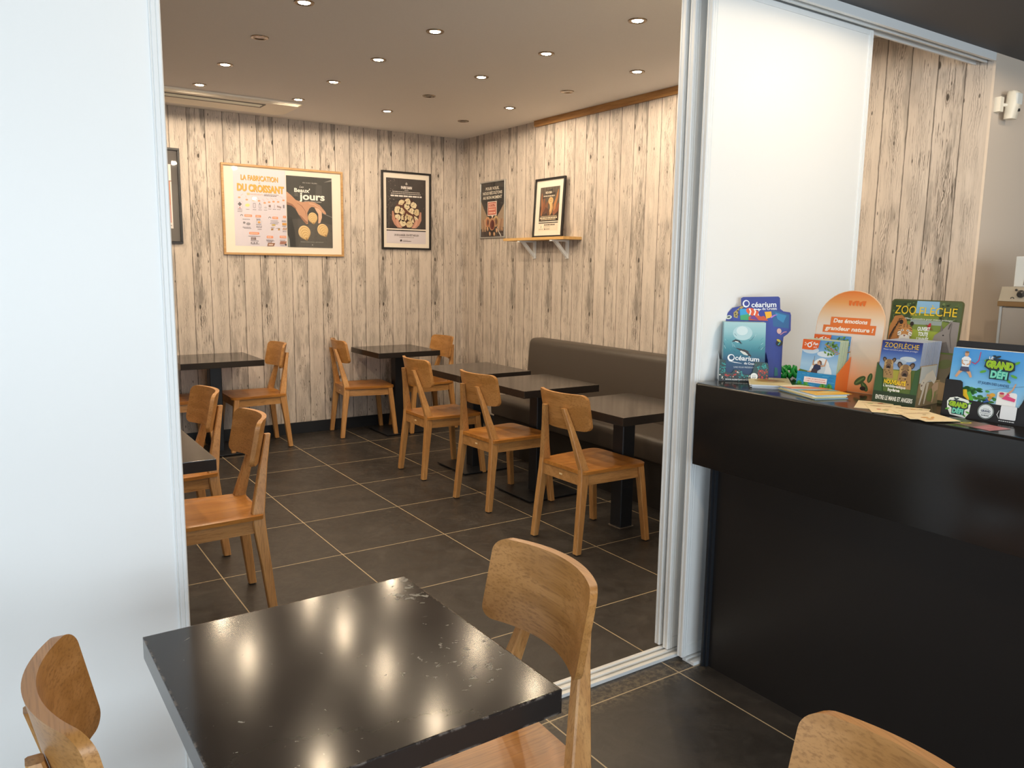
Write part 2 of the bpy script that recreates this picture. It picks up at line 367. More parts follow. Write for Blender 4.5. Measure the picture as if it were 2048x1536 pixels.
class Art:
    def __init__(s, step=0.00025): s.items = []; s.step = step; s.k = 0; s.f = False
    def poly(s, pts, col, up=True):
        s.lay(up)
        s.items.append((list(pts), [list(range(len(pts)))], col, s.k)); return s
    def lay(s, up):
        if up or not s.f: s.k += 1
        s.f = not up
    def rect(s, x0, y0, x1, y1, col, r=0.0, up=True):
        if r: return s.poly(rrect(x0, y0, x1, y1, r), col, up)
        return s.poly([(x0, y0), (x1, y0), (x1, y1), (x0, y1)], col, up)
    def ell(s, cx, cy, rx, ry, col, rot=0.0, n=24, a0=0, a1=360, up=True):
        pts = []; full = abs(a1 - a0) >= 360
        for i in range(n if full else n + 1):
            t = math.radians(a0 + (a1 - a0) * i / n); x, y = rx*math.cos(t), ry*math.sin(t)
            c_, s_ = math.cos(math.radians(rot)), math.sin(math.radians(rot)); pts.append((cx + x*c_ - y*s_, cy + x*s_ + y*c_))
        return s.poly(pts, col, up)
    def line(s, pts, w, col, up=True):
        s.lay(up)
        for (x0, y0), (x1, y1) in zip(pts, pts[1:]):
            L = math.hypot(x1-x0, y1-y0) or 1e-6; nx, ny = -(y1-y0)/L*w/2, (x1-x0)/L*w/2
            s.items.append(([(x0+nx, y0+ny), (x0-nx, y0-ny), (x1-nx, y1-ny), (x1+nx, y1+ny)], [[0, 1, 2, 3]], col, s.k))
        return s
    def curve(s, pts, ws, col):
        """tapering stroke"""
        s.k += 1; L_ = []; R_ = []
        for i, (x, y) in enumerate(pts):
            a = pts[max(0, i-1)]; b = pts[min(len(pts)-1, i+1)]; dx, dy = b[0]-a[0], b[1]-a[1]; l = math.hypot(dx, dy) or 1e-6
            w = ws[i] if isinstance(ws, (list, tuple)) else ws
            L_.append((x - dy/l*w/2, y + dx/l*w/2)); R_.append((x + dy/l*w/2, y - dx/l*w/2))
        n = len(pts); vs = L_ + R_
        s.items.append((vs, [[i, i+1, n+i+1, n+i] for i in range(n-1)], col, s.k)); return s
    def text(s, t, x, y, h, col, w=None, align='C', bold=0.0, shear=0.0, rot=0.0, up=True):
        """cap height h, anchored at baseline y; w squeezes/stretches to a total width"""
        cu = bpy.data.curves.new('t', 'FONT'); cu.body = t; cu.size = 1.0; cu.offset = bold; cu.shear = shear; cu.resolution_u = 3
        ob = bpy.data.objects.new('t', cu); C.objects.link(ob)
        dg = bpy.context.evaluated_depsgraph_get(); me = ob.evaluated_get(dg).to_mesh()
        vs = [(v.co.x, v.co.y) for v in me.vertices]; fs = [list(p.vertices) for p in me.polygons]
        ob.evaluated_get(dg).to_mesh_clear(); bpy.data.objects.remove(ob); bpy.data.curves.remove(cu)
        if not vs: return s
        sc = h / 0.70; mnx = min(v[0] for v in vs); mxx = max(v[0] for v in vs)
        sx = (w / (mxx - mnx)) if w else sc
        tw = (mxx - mnx) * sx; ox = {'C': -tw/2, 'L': 0, 'R': -tw}[align]
        c_, s_ = math.cos(math.radians(rot)), math.sin(math.radians(rot)); out = []
        for vx, vy in vs:
            a, b = (vx - mnx) * sx + ox, vy * sc; out.append((x + a*c_ - b*s_, y + a*s_ + b*c_))
        if up: s.k += 1
        s.items.append((out, fs, col, s.k)); return s
    def scrib(s, x0, x1, y, h, col, seed=0):
        """a line of print too small to read: one thin broken bar"""
        rd = random.Random(seed); x = x0; s.k += 1
        while x < x1 - h:
            w = min(rd.uniform(1.2, 3.5) * h, x1 - x)
            s.items.append(([(x, y), (x+w, y), (x+w, y+h), (x, y+h)], [[0, 1, 2, 3]], col, s.k)); x += w + h*0.45
        return s
    def build(s, name, parent, scale=1.0, ox=0, oy=0, depth=0.0, mode='XY', lean=0.0, clip=None):
        """mode XY: (u,v,out) local axes x,y,z ; mode XZ: x right, z up, outwards = -y ; XYZ lying flat uses XY"""
        bm = bmesh.new(); cols = []
        for pts, faces, col, k in s.items:
            if col not in cols: cols.append(col)
            off = depth + k * s.step; vv = []
            for (a, b) in pts:
                a = ox + a*scale; b = oy + b*scale
                if clip: a = min(max(a, clip[0]), clip[2]); b = min(max(b, clip[1]), clip[3])
                vv.append(bm.verts.new((a, b, off) if mode == 'XY' else (a, -off + b*lean, b)))
            for fc in faces:
                try:
                    fa = bm.faces.new([vv[i] for i in fc]); fa.material_index = cols.index(col)
                except ValueError: pass
        bmesh.ops.triangulate(bm, faces=[f_ for f_ in bm.faces if len(f_.verts) > 4])
        me = bpy.data.meshes.new(name)
        # make every face look outwards
        for fa in bm.faces:
            fa.normal_update()
            nz = fa.normal.z if mode == 'XY' else -fa.normal.y
            if nz < 0: fa.normal_flip()
        bm.to_mesh(me); bm.free()
        for c_ in cols: me.materials.append(ink(c_))
        o = bpy.data.objects.new(name, me); C.objects.link(o); o.parent = parent
        return o

def rrect(x0, y0, x1, y1, r_, n=5):
    pts = []
    for cx, cy, a in ((x1-r_, y1-r_, 0), (x0+r_, y1-r_, 90), (x0+r_, y0+r_, 180), (x1-r_, y0+r_, 270)):
        for i in range(n+1):
            t = math.radians(a + 90*i/n); pts.append((cx + r_*math.cos(t), cy + r_*math.sin(t)))
    return pts
# ------------------------------------------------------------------ materials
M_paper_back = plank_paper('board_wallpaper_back', 0, 1.296)
M_paper_right = plank_paper('board_wallpaper_right', 1, 1.916)
M_floor = tile_floor('slate_tiles', 1.4637, 6.128)
M_ceil = plain('ceiling_taupe', '#ebe8e5', 0.8, noise=0.03, nscale=90, bump=0.05)
M_darkceil = plain('ceiling_dark', '#454548', 0.6)
M_beige = plain('beige_paint', '#dccdbd', 0.7)
M_plaster = plain('plaster', '#cfc8c0', 0.7)
M_white = plain('white_panel', '#f0f1f0', 0.42, bump=0.0)
M_alu = plain('white_aluminium', '#eceeee', 0.32)
M_cream = plain('cream_plastic', '#f1e9d8', 0.45)
M_black = plain('black_lacquer', '#1e1c1d', 0.3, noise=0.15, nscale=4)
M_counter = plain('counter_black', '#201d1c', 0.36, noise=0.12, nscale=3)
M_countertop = plain('counter_top_black', '#1b1918', 0.16, noise=0.12, nscale=3)
M_blackmatte = plain('black_matte', '#1b1b1c', 0.6)
M_base = plain('black_skirting', '#22252a', 0.35)
M_frameblk = plain('frame_black', '#131112', 0.4)
M_framewood = oak('frame_oak', '#c09a68', '#b58a56', '#8f6a3c', 0, band=False)
M_silver = plain('frame_silver', '#c5c5c3', 0.3, metal=0.8)
M_matb = plain('mat_board', '#e6dccd', 0.8)
M_seat = oak('oak_seat', '#c2853e', '#b07434', '#855024', 0, 0.3)
M_back = oak('oak_backrest', '#bb8850', '#aa7840', '#84582c', 1, 0.36, band=False)
M_leg = oak('oak_leg', '#c4935a', '#b5824b', '#8a5f34', 2, 0.42, band=False)
M_rail = oak('oak_rail', '#c08f58', '#ae7f4a', '#865c33', 0, 0.42, band=False)
M_trimwood = oak('oak_trim', '#b98a52', '#a87842', '#805528', 1, 0.5, band=False)
M_shelfwood = oak('shelf_oak', '#d9b274', '#cda060', '#a87a40', 1, 0.45, band=False)
M_top = black_top('table_black', False)
M_topworn = black_top('table_black_worn', True)
M_steel = plain('stainless', '#b9aea2', 0.32, metal=0.85, noise=0.05, nscale=8)
M_steeldk = plain('black_steel', '#23262b', 0.38, metal=0.2)
M_leather = plain('brown_grey_leatherette', '#443d37', 0.42, bump=0.25, nscale=160)
M_nickel = plain('dark_nickel', '#7a6a58', 0.25, metal=1.0)
M_reflect = plain('lamp_reflector', '#b9b4ac', 0.15, metal=1.0)
M_lampoff = plain('lamp_lens_off', '#5a5650', 0.12)
M_glow = emit('lamp_glow', (1.0, 0.72, 0.40), 110.0)
M_glass = glass_pane('picture_glass')
M_rubber = plain('black_rubber', '#141414', 0.7)
M_clear = glass_pane('clear_plastic', 0.08, (0.93, 0.93, 0.9, 1))

# ------------------------------------------------------------------ room shell
YB, XR, ZC, ZF = 6.735, 3.93, 2.68, 2.483
bm = BM(); box(bm, -3.4, 6.0, -3.9, YB + .1, -0.1, 0); struct(obj('floor', bm, M_floor))
bm = BM(); box(bm, -2.5, XR + .12, YB, YB + .1, 0, 2.8); struct(obj('wall_back', bm, M_paper_back))
bm = BM(); box(bm, XR, XR + .12, 1.93, YB, 0, 2.8); struct(obj('wall_right', bm, M_paper_right))
bm = BM(); box(bm, XR, 5.9, 1.918, 1.93, 0, 2.6); box(bm, XR + .12, 5.9, 1.93, 2.05, 0, 2.6); struct(obj('wall_kitchen', bm, M_beige))
bm = BM(); box(bm, -2.6, -2.5, 2.0, YB + .1, 0, 2.8); struct(obj('wall_left', bm, M_plaster))
bm = BM(); box(bm, -3.3, -0.70, 2.0, 2.12, 0, 2.453); struct(obj('wall_partition', bm, M_white))
bm = BM(); box(bm, -3.3, XR, 1.94, 2.03, 2.50, 2.68); box(bm, -3.3, 2.9, 2.03, 2.14, 2.50, 2.68); struct(obj('wall_header', bm, M_plaster))
bm = BM(); box(bm, -2.6, XR + .12, 2.14, YB + .1, ZC, ZC + .1); box(bm, -2.6, XR + .12, 1.94, 2.14, ZC, ZC + .1); struct(obj('ceiling', bm, M_ceil))
bm = BM(); box(bm, -3.4, 5.9, -3.9, 1.94, ZF, ZF + .1)
struct(obj('ceiling', bm, M_darkceil))
bm = BM(); box(bm, 5.8, 5.9, -3.9, 2.05, 0, 2.6); struct(obj('wall_far_right', bm, M_beige))
# shop front: low wall, posts and glazing behind the camera, and on the left
bm = BM(); box(bm, -3.3, 5.8, -3.7, -3.6, 0, .45); box(bm, -3.3, 5.8, -3.7, -3.6, 2.4, 2.5); box(bm, 2.9, 5.8, -3.7, -3.6, .45, 2.4)
struct(obj('wall_front', bm, M_plaster))
bm = BM(); box(bm, -3.15, -3.05, -3.6, 2.1, 0, .45); box(bm, -3.15, -3.05, -3.6, 2.1, 2.4, 2.5); box(bm, -3.15, -3.05, .3, 2.1, .45, 2.4)
struct(obj('wall_left', bm, M_plaster))
def window(name, pts_x=None, pts_y=None):
    w = bpy.data.objects.new(name, None); C.objects.link(w); struct(w)
    bm = BM(); bg = BM()
    if pts_x:
        for x in pts_x: box(bm, x - .04, x + .04, -3.70, -3.62, .45, 2.4)
        box(bm, pts_x[0], pts_x[-1], -3.70, -3.62, .45, .52); box(bm, pts_x[0], pts_x[-1], -3.70, -3.62, 2.33, 2.4)
        box(bg, pts_x[0], pts_x[-1], -3.665, -3.655, .5, 2.35)
    else:
        for y in pts_y: box(bm, -3.15, -3.07, y - .04, y + .04, .45, 2.4)
        box(bm, -3.15, -3.07, pts_y[0], pts_y[-1], .45, .52); box(bm, -3.15, -3.07, pts_y[0], pts_y[-1], 2.33, 2.4)
        box(bg, -3.115, -3.105, pts_y[0], pts_y[-1], .5, 2.35)
    obj('window_frame', bm, M_alu, w); obj('window_pane', bg, M_glass, w)
window('window_1', pts_x=[-3.0, -1.5, 0.0, 1.5, 2.85])
window('window_2', pts_y=[-3.5, -1.6, 0.25])

bm = BM(); box(bm, -2.5, XR - .0, YB - .012, YB, 0, .10, .002); o = obj('baseboard_back', bm, M_base); struct(o)
bm = BM(); box(bm, XR - .012, XR, 2.15, YB - .012, 0, .10, .002); struct(obj('baseboard_right', bm, M_base))
bm = BM(); prism(bm, [(XR, 2.632), (XR, 2.679), (XR - .030, 2.679), (XR - .030, 2.645), (XR - .022, 2.632)], 'y', 3.30, 5.53)
struct(obj('trim_1', bm, M_trimwood))

# top rail of the sliding partition: fascia and two more fins with slots between
bm = BM()
box(bm, -3.3, XR - .001, 1.918, 1.934, 2.448, 2.4995, .002)
for y in (1.957, 2.008, 2.042, 2.087, 2.135): box(bm, -3.3, XR - .001 if y < 2.02 else 2.9, y, y + .010, 2.447, 2.4995)
box(bm, -3.3, XR - .001, 1.918, 2.02, 2.484, 2.4995); box(bm, -3.3, 2.9, 2.018, 2.145, 2.484, 2.4995)
struct(obj('trim_2', bm, M_alu))
# floor tracks
bm = BM()
for (y0, y1, x0) in ((2.020, 2.104, -.70), (1.932, 1.990, 2.145)):
    n = 2 if y1 - y0 > .07 else 1
    box(bm, x0, XR - .02, y0, y1, 0, .004)
    step = (y1 - y0) / (2 * n + 1) if n > 1 else (y1 - y0) / 3
    for k in range(0, 2 * n + 1, 2): 
        box(bm, x0, XR - .02, y0 + k*step, y0 + k*step + step * (1 if n == 1 else .9), .003, .013, .0015)
struct(obj('trim_3', bm, M_alu))

def sliding_door(name, x0, x1, y0, handle_right=False):
    y1 = y0 + .028; z0, z1 = .016, 2.446
    d_ = bpy.data.objects.new(name, None); C.objects.link(d_); d_.location = (x0, y0, 0); struct(d_)
    w = x1 - x0
    bm = BM(); box(bm, .026, w - .026, .004, .024, z0 + .045, z1 - .02); obj('door_panel', bm, M_doorpanel, d_)
    # aluminium stiles: C profile with two grooves on the face
    def prof(flip):
        p = [(0, .003), (.003, 0), (.009, 0), (.0105, .0022), (.012, 0), (.0205, 0), (.022, .0022), (.0235, 0), (.026, 0), (.026, .028),
             (.0235, .028), (.022, .0258), (.0205, .028), (.012, .028), (.0105, .0258), (.009, .028), (.003, .028), (0, .025), (0, .019), (.0015, .0175), (.0015, .0105), (0, .009)]
        return [(w - a, b) for a, b in p] if flip else p
    for fl in (False, True):
        bm = BM(); prism(bm, prof(fl), 'z', z0, z1); obj('edge_profile', bm, M_alu, d_)
    bm = BM(); box(bm, .026, w - .026, .001, .027, z0, z0 + .045, .002); obj('bottom_rail', bm, M_alu, d_)
    bm = BM(); box(bm, .026, w - .026, .001, .027, z1 - .02, z1, .002); obj('top_rail', bm, M_alu, d_)
    return d_
m, nt, b = newmat('door_panel_white'); g = NG(nt)
tc = g.n('ShaderNodeTexCoord'); sp = g.n('ShaderNodeSeparateXYZ'); nt.links.new(tc.outputs['Object'], sp.inputs[0])
nn = g.noise(g.xyz(g.m('MULTIPLY', sp.outputs[0], 160.0), 0.0, g.m('MULTIPLY', sp.outputs[2], 7.0)), 1, 4, 0.6)
b.inputs['Base Color'].default_value = lin('#f1f2f1'); b.inputs['Roughness'].default_value = 0.36
nt.links.new(g.bump(nn, 0.10, 0.0012), b.inputs['Normal']); M_doorpanel = m
sliding_door('door_1', -.70, .386, 2.030)
sliding_door('door_2', 2.130, 3.20, 2.102)
sliding_door('door_3', 2.130, 3.14, 2.057)
sliding_door('door_4', 2.130, 3.065, 1.979)

# ------------------------------------------------------------------ downlights
def lamp_proto(lit):
    t = thing('ceiling_downlight', '', 'light')
    bm = BM(); lathe(bm, [(.047, 0), (.0455, -.004), (.036, -.0055), (.031, -.003), (.031, 0)]); obj('bezel', bm, M_nickel, t, True)
    bm = BM(); lathe(bm, [(.031, -.003), (.027, -.0012), (.027, -.0002), (.031, -.0002)]); obj('reflector', bm, M_reflect, t, True)
    bm = BM(); disc(bm, .027, -.0030 if lit else -.0015, 24, th=.0012); obj('lamp_lens', bm, M_glow if lit else M_lampoff, t)
    return t
LIT = lamp_proto(True); OFF = lamp_proto(False)
def spot(parent_name, x, y, z, watts, ang=178, blend=.1):
    l = bpy.data.lights.new('downlight_beam', 'SPOT'); l.energy = watts; l.color = WARM; l.spot_size = math.radians(ang); l.spot_blend = blend; l.shadow_soft_size = .028
    o = bpy.data.objects.new('downlight_beam', l); C.objects.link(o); o.location = (0, 0, -.012); o.parent = parent_name
used = {True: False, False: False}
rows = [('nearest', 3.04), ('second', 3.79), ('third', 4.49), ('fourth', 5.20), ('last', 5.90)]
cols = [(.63, 'behind the left panel'), (1.335, 'in the leftmost visible row'), (2.04, 'in the row left of the centre'), (2.75, 'in the row right of the centre'), (3.44, 'in the row nearest the shelf wall')]
off = {(3.44, 3.04), (1.335, 4.49), (2.75, 5.20), (3.44, 4.49), (3.44, 5.90)}
for ci, (x, cn) in enumerate(cols):
    for rn, y in rows:
        is_off = (x, y) in off; key = not is_off
        if x == 1.335: yy = {3.04: 3.04, 3.79: 3.748, 4.49: 4.445, 5.20: 5.163, 5.90: 5.84}[y]
        else: yy = y
        lab = ('unlit' if is_off else 'glowing') + ' recessed ceiling spot ' + {'nearest': 'closest to the doorway', 'second': 'second from the doorway', 'third': 'midway to the back wall', 'fourth': 'second from the back wall', 'last': 'closest to the back wall'}[rn] + ', ' + cn
        src = LIT if key else OFF
        if not used[key]:
            o = src; used[key] = True; o.location = (x, yy, ZC); o['label'] = lab; o['group'] = 'recessed ceiling spots'
        else: o = dup(src, (x, yy, ZC), 0, lab, 'recessed ceiling spots')
        if key: spot(o, x, yy, ZC, LAMP_W)
for i, (x, y, lab) in enumerate(((2.62, 1.25, 'recessed spot in the dark ceiling over the counter end'), (2.45, .75, 'recessed spot in the dark ceiling over the leaflet stands'), (1.05, .40, 'recessed spot in the dark ceiling over the worn table'), (3.6, .9, 'recessed spot in the dark ceiling behind the counter'))):
    o = dup(LIT, (x, y, ZF), 0, lab, 'spots in the dark ceiling'); spot(o, x, y, ZF, LAMP_W * (.45, 2.2, 2.4, .5)[i])

# ceiling cassette of the air conditioning
t = thing('air_conditioner', 'cream ceiling air conditioner with a long louvre near the back wall', 'air conditioner', (0, 0, 0))
bm = BM()
loft(bm, [[(.5, 6.02, ZC - .001), (2.10, 6.02, ZC - .001), (2.12, 6.05, ZC - .001), (2.12, 6.42, ZC - .001), (2.05, 6.50, ZC - .001), (.5, 6.50, ZC - .001)],
          [(.5, 6.02, ZC - .014), (2.10, 6.02, ZC - .014), (2.12, 6.05, ZC - .014), (2.12, 6.42, ZC - .014), (2.05, 6.50, ZC - .014), (.5, 6.50, ZC - .014)],
          [(.5, 6.045, ZC - .026), (2.08, 6.045, ZC - .026), (2.095, 6.065, ZC - .026), (2.095, 6.41, ZC - .026), (2.03, 6.475, ZC - .026), (.5, 6.475, ZC - .026)]])
obj('cover', bm, M_cream, t)
bm = BM(); box(bm, .55, 1.86, 6.10, 6.235, ZC - .030, ZC - .0255); obj('air_slot', bm, plain('slot_dark', '#6e6a60', .6), t)
bm = BM()
for k, y in enumerate((6.115, 6.155)): prism(bm, [(y, ZC - .030), (y + .028, ZC - .034), (y + .030, ZC - .032), (y + .002, ZC - .029)], 'x', .56, 1.84)
obj('louvre', bm, plain('louvre', '#eef2e4', .4), t)

# ------------------------------------------------------------------ tables
def table(label, cx, cy, h=.75, sx=.585, sy=.585, th=.046, mat=None, col=(0, 0), plate=True, rot=0.0, cw=.092, group='black square tables'):
    t = thing('square_table', label, 'table', (cx, cy, 0), rot, group)
    bm = BM(); box(bm, -sx/2, sx/2, -sy/2, sy/2, -th/2, th/2, .0025, 2)
    o = obj('tabletop', bm, mat or M_top, t); o.location = (0, 0, h - th/2)
    if mat is M_topworn: o['label'] = 'worn black tabletop with chipped edges'
    x, y = col
    bm = BM(); loft(bm, [rect_ring(x, y, z, cw, cw, .005) for z in (.012 if plate else .004, h - th - .006)])
    box(bm, x - .15, x + .15, y - .15, y + .15, h - th - .006, h - th); obj('column', bm, M_steeldk, t)
    bm = BM()
    if plate:
        box(bm, x - .205, x + .205, y - .205, y + .205, .006, .014, .002)
        o = obj('base_plate', bm, M_steeldk, t)
        for sx_ in (-1, 1):
            for sy_ in (-1, 1):
                bm = BM(); disc(bm, .016, 0, 14, x + sx_*.18, y + sy_*.18, .0065); obj('glide', bm, M_rubber, o)
    else:
        box(bm, x - .052, x + .052, y - .052, y + .052, 0, .005, .001); obj('floor_flange', bm, M_steel, t)
    return t
table('square black table by the bench, farthest of its three, beside the corner', 2.945, 4.875, .75, .585, .60, col=(.05, .07))
table('square black table by the bench, middle one of its three', 2.965, 4.135, .746, .585, .585, col=(.045, .02))
table('square black table by the bench, nearest one with a bare floor-fixed column', 2.985, 3.275, .728, .59, .60, col=(.03, .05), plate=False)
table('square black table against the back wall under the bread poster', 3.035, 6.39, .75, .585, .60, col=(.04, .03))
table('square black table against the back wall beside the left door panel', 1.478, 6.385, .75, .61, .61, col=(-.0, .0))
table('square black table cut off by the left door panel, two chairs beside it', .405, 3.375, .75, .59, .655, col=(-.02, 0))
table('large worn black table in the foreground with lamp reflections on its top', .512, 1.327, .75, .578, .612, .046, M_topworn, col=(.026, 0), rot=math.radians(.8), group=None, cw=.06)

# ------------------------------------------------------------------ chairs (origin: floor point between the rear feet, facing +X)
def grid_solid(bm, top, bot, nx, ny):
    A = [[bm.verts.new(top(i / nx, j / ny)) for j in range(ny + 1)] for i in range(nx + 1)]
    B = [[bm.verts.new(bot(i / nx, j / ny)) for j in range(ny + 1)] for i in range(nx + 1)]
    for i in range(nx):
        for j in range(ny):
            bm.faces.new((A[i][j], A[i+1][j], A[i+1][j+1], A[i][j+1])); bm.faces.new((B[i][j], B[i][j+1], B[i+1][j+1], B[i+1][j]))
    for i in range(nx):
        bm.faces.new((A[i][0], B[i][0], B[i+1][0], A[i+1][0])); bm.faces.new((A[i][ny], A[i+1][ny], B[i+1][ny], B[i][ny]))
    for j in range(ny):
        bm.faces.new((A[0][j], A[0][j+1], B[0][j+1], B[0][j])); bm.faces.new((A[nx][j], B[nx][j], B[nx][j+1], A[nx][j+1]))

def make_chair():
    t = thing('dining_chair', '', 'chair')
    # seat: plan outline with rounded corners, saddle dished in the rear middle
    def half(x):          # half width at depth x
        w = .190 + (x - .025) / .437 * .030
        for xc, r_ in ((.025, .02), (.462, .045)):
            dx = abs(x - xc)
            if dx < r_: w -= r_ - math.sqrt(max(0, r_*r_ - (r_ - dx)**2))
        return w
    def sx(u): return .025 + .437 * (.5 - .5*math.cos(math.pi*u)) 
    def dish(x, y):
        q = ((x - .20) / .17)**2 + (y / .165)**2
        return -.007 * max(0, 1 - q)**.5 if q < 1 else 0
    def top(u, v):
        x = sx(u); y = (2*v - 1) * half(x); e = min(1, (half(x) - abs(y)) / .012) if half(x) > 0 else 0
        return (x, y, .444 + dish(x, y) - .003 * (1 - e))
    def bot(u, v):
        x = sx(u); y = (2*v - 1) * (half(x) - .002); return (x, y, .424)
    bm = BM(); grid_solid(bm, top, bot, 36, 36); obj('seat', bm, M_seat, t, True, 50)
    # curved backrest
    H0, H1, WY, RC = .648, .842, .191, .032
    def zr(y):
        dy = WY - abs(y)
        c_ = RC - math.sqrt(max(0, RC*RC - (RC - dy)**2)) if dy < RC else 0
        return H0 + c_, H1 - c_
    def bx(y, z): return .014 - .20 * (z - H0) + 1.7 * y*y
    def ys(u): return -WY * math.cos(math.pi*u) * (1.0) if True else 0
    def front(u, v):
        y = ys(u); a, b_ = zr(y); z = a + (b_ - a) * v; return (bx(y, z) + .010, y, z)
    def rear(u, v):
        y = ys(u); a, b_ = zr(y); z = a + (b_ - a) * v; return (bx(y, z) - .010, y * 1.0, z)
    bm = BM(); grid_solid(bm, front, rear, 40, 10)
    es = [e for e in bm.edges if len(e.link_faces) == 2 and e.calc_face_angle(0) > 1.0]
    bmesh.ops.bevel(bm, geom=es, offset=.003, segments=2, profile=.6, affect='EDGES')
    obj('backrest', bm, M_back, t, True, 45)
    for s in (1, -1):
        bm = BM()
        loft(bm, [rect_ring(0.0, s*.183, .006, .034, .036), rect_ring(.026, s*.174, .24, .042, .036), rect_ring(.045, s*.166, .395, .052, .035),
                  rect_ring(.047, s*.162, .45, .052, .034), rect_ring(.006, s*.112, .645, .032, .030), rect_ring(-.024, s*.079, .765, .024, .028)])
        l = obj('leg', bm, M_leg, t); l['label'] = 'rear leg running up as back post'
        bm = BM(); disc(bm, .015, 0, 12, 0, s*.183, .0065); obj('foot_pad', bm, M_rubber, l)
    for s in (1, -1):
        bm = BM()
        loft(bm, [rect_ring(.468, s*.216, .006, .034, .036), rect_ring(.438, s*.200, .30, .038, .038), rect_ring(.424, s*.192, .424, .040, .040)])
        l = obj('leg', bm, M_leg, t)
        bm = BM(); disc(bm, .015, 0, 12, .468, s*.216, .0065); obj('foot_pad', bm, M_rubber, l)
    bm = BM()
    for s in (1, -1):
        a, b_ = (.065, s*.162), (.410, s*.188)
        prism(bm, [(a[0], a[1]-.010), (b_[0], b_[1]-.010), (b_[0], b_[1]+.010), (a[0], a[1]+.010)], 'z', .362, .424)
    box(bm, .030, .050, -.150, .150, .362, .424); box(bm, .414, .434, -.176, .176, .362, .424)
    o = obj('seat_frame', bm, M_rail, t)
    bm = BM(); box(bm, .0285, .031, -.012, .012, .388, .397, .001); obj('dowel_plate', bm, plain('pale_plug', '#ecd2a4', .5), o)
    return t
CH = make_chair()
R_ = math.radians
chairs = [
 (2.487, 3.263, R_(2), 'oak chair tucked at the nearest bench table, rightmost in the bench row', 'chairs facing the bench'),
 (2.477, 4.118, R_(3), 'oak chair at the middle bench table, between two others', 'chairs facing the bench'),
 (2.487, 4.973, R_(0), 'oak chair at the farthest bench table, leftmost in the bench row', 'chairs facing the bench'),
 (2.530, 6.520, R_(-7), 'oak chair left of the back wall table below the bread poster', None),
 (3.575, 6.430, R_(180), 'oak chair in the far corner, right of the back wall table', None),
 (2.030, 6.450, R_(180), 'oak chair right of the back table beside the left door panel', None),
 (0.960, 6.430, R_(0), 'oak chair left of the back table, mostly hidden by the left door panel', None),
 (0.950, 4.205, R_(182), 'farther of two oak chairs at the table cut off by the left door', None),
 (0.958, 3.415, R_(178), 'nearer of two oak chairs at the table cut off by the left door', None),
 (1.030, 1.346, R_(178), 'oak chair pushed under the right side of the worn foreground table', None),
 (0.043, 1.342, R_(-1.5), 'oak chair at the left edge, its curved back left of the worn table', None),
 (0.990, 0.469, R_(169), 'oak chair in the bottom right corner, only its back top showing', None),
]
for i, (x, y, rz, lab, gr) in enumerate(chairs):
    if i == 0:
        CH.location = (x, y, 0); CH.rotation_euler = (0, 0, rz); CH['label'] = lab
        if gr: CH['group'] = gr
    else: dup(CH, (x, y, 0), rz, lab, gr)
    
# ------------------------------------------------------------------ upholstered bench
t = thing('upholstered_bench', 'long brown-grey upholstered bench with high back along the right wall', 'bench', (3.6, 3.8, 0))
def prof_round(pts, rad):
    out = []; n = len(pts)
    for i, p in enumerate(pts):
        rr = rad.get(i, 0)
        if not rr: out.append(p); continue
        a, b_, c_ = Vector(pts[i-1]), Vector(p), Vector(pts[(i+1) % n])
        u, v = (a - b_).normalized(), (c_ - b_).normalized()
        for k in range(7):
            s_ = k / 6; q = (b_ + u*rr) * (1-s_)**2 + b_ * 2*s_*(1-s_) + (b_ + v*rr) * s_**2; out.append((q.x, q.y))
    return out
def bench_part(name, pts, rad, y0, y1, mat, inset=.02, yo=0):
    P = prof_round(pts, rad); cx = sum(p[0] for p in P)/len(P); cz = sum(p[1] for p in P)/len(P)
    def ring(y, s_): return [(cx + (p[0]-cx)*s_, y, cz + (p[1]-cz)*s_) for p in P]
    bm = BM(); secs = [ring(y0, .90), ring(y0 + inset*.3, .97), ring(y0 + inset, 1)]
    k = max(2, int((y1 - y0)/.4)); secs += [ring(y0 + inset + (y1-y0-2*inset)*i/k, 1) for i in range(1, k)]
    secs += [ring(y1 - inset, 1), ring(y1 - inset*.3, .97), ring(y1, .90)]
    loft(bm, secs); return obj(name, bm, mat, t, True, 60)
X0 = -3.6
bench_part('backrest', [(XR-.022+X0, .30), (3.715+X0, .30), (3.765+X0, .905), (XR-.022+X0, .905)], {2: .05, 3: .03}, -1.45, 1.55, M_leather)
bench_part('seat_cushion', [(3.385+X0, .30), (3.735+X0, .30), (3.735+X0, .452), (3.375+X0, .452)], {3: .05, 0: .01}, -1.45, 1.54, M_leather)
bm = BM(); box(bm, 3.41+X0, XR-.022+X0, -1.44, 1.53, 0, .305); obj('plinth', bm, plain('bench_plinth', '#26221f', .5), t)

# ------------------------------------------------------------------ wall shelf
t = thing('wall_shelf', 'pale oak wall shelf on two white brackets', 'shelf', (XR, 5.32, 1.702))
bm = BM(); box(bm, -.18, 0, -.42, .425, 0, .022, .0015); obj('shelf_board', bm, M_shelfwood, t)
for y in (.205, -.245):
    bm = BM()
    box(bm, -.172, 0, y - .016, y + .016, -.012, 0, .001); box(bm, -.012, 0, y - .016, y + .016, -.145, -.012, .001)
    prism(bm, [(-.140, -.012), (-.105, -.012), (-.012, -.108), (-.012, -.140)], 'y', y - .012, y + .012)
    obj('bracket', bm, M_alu, t)

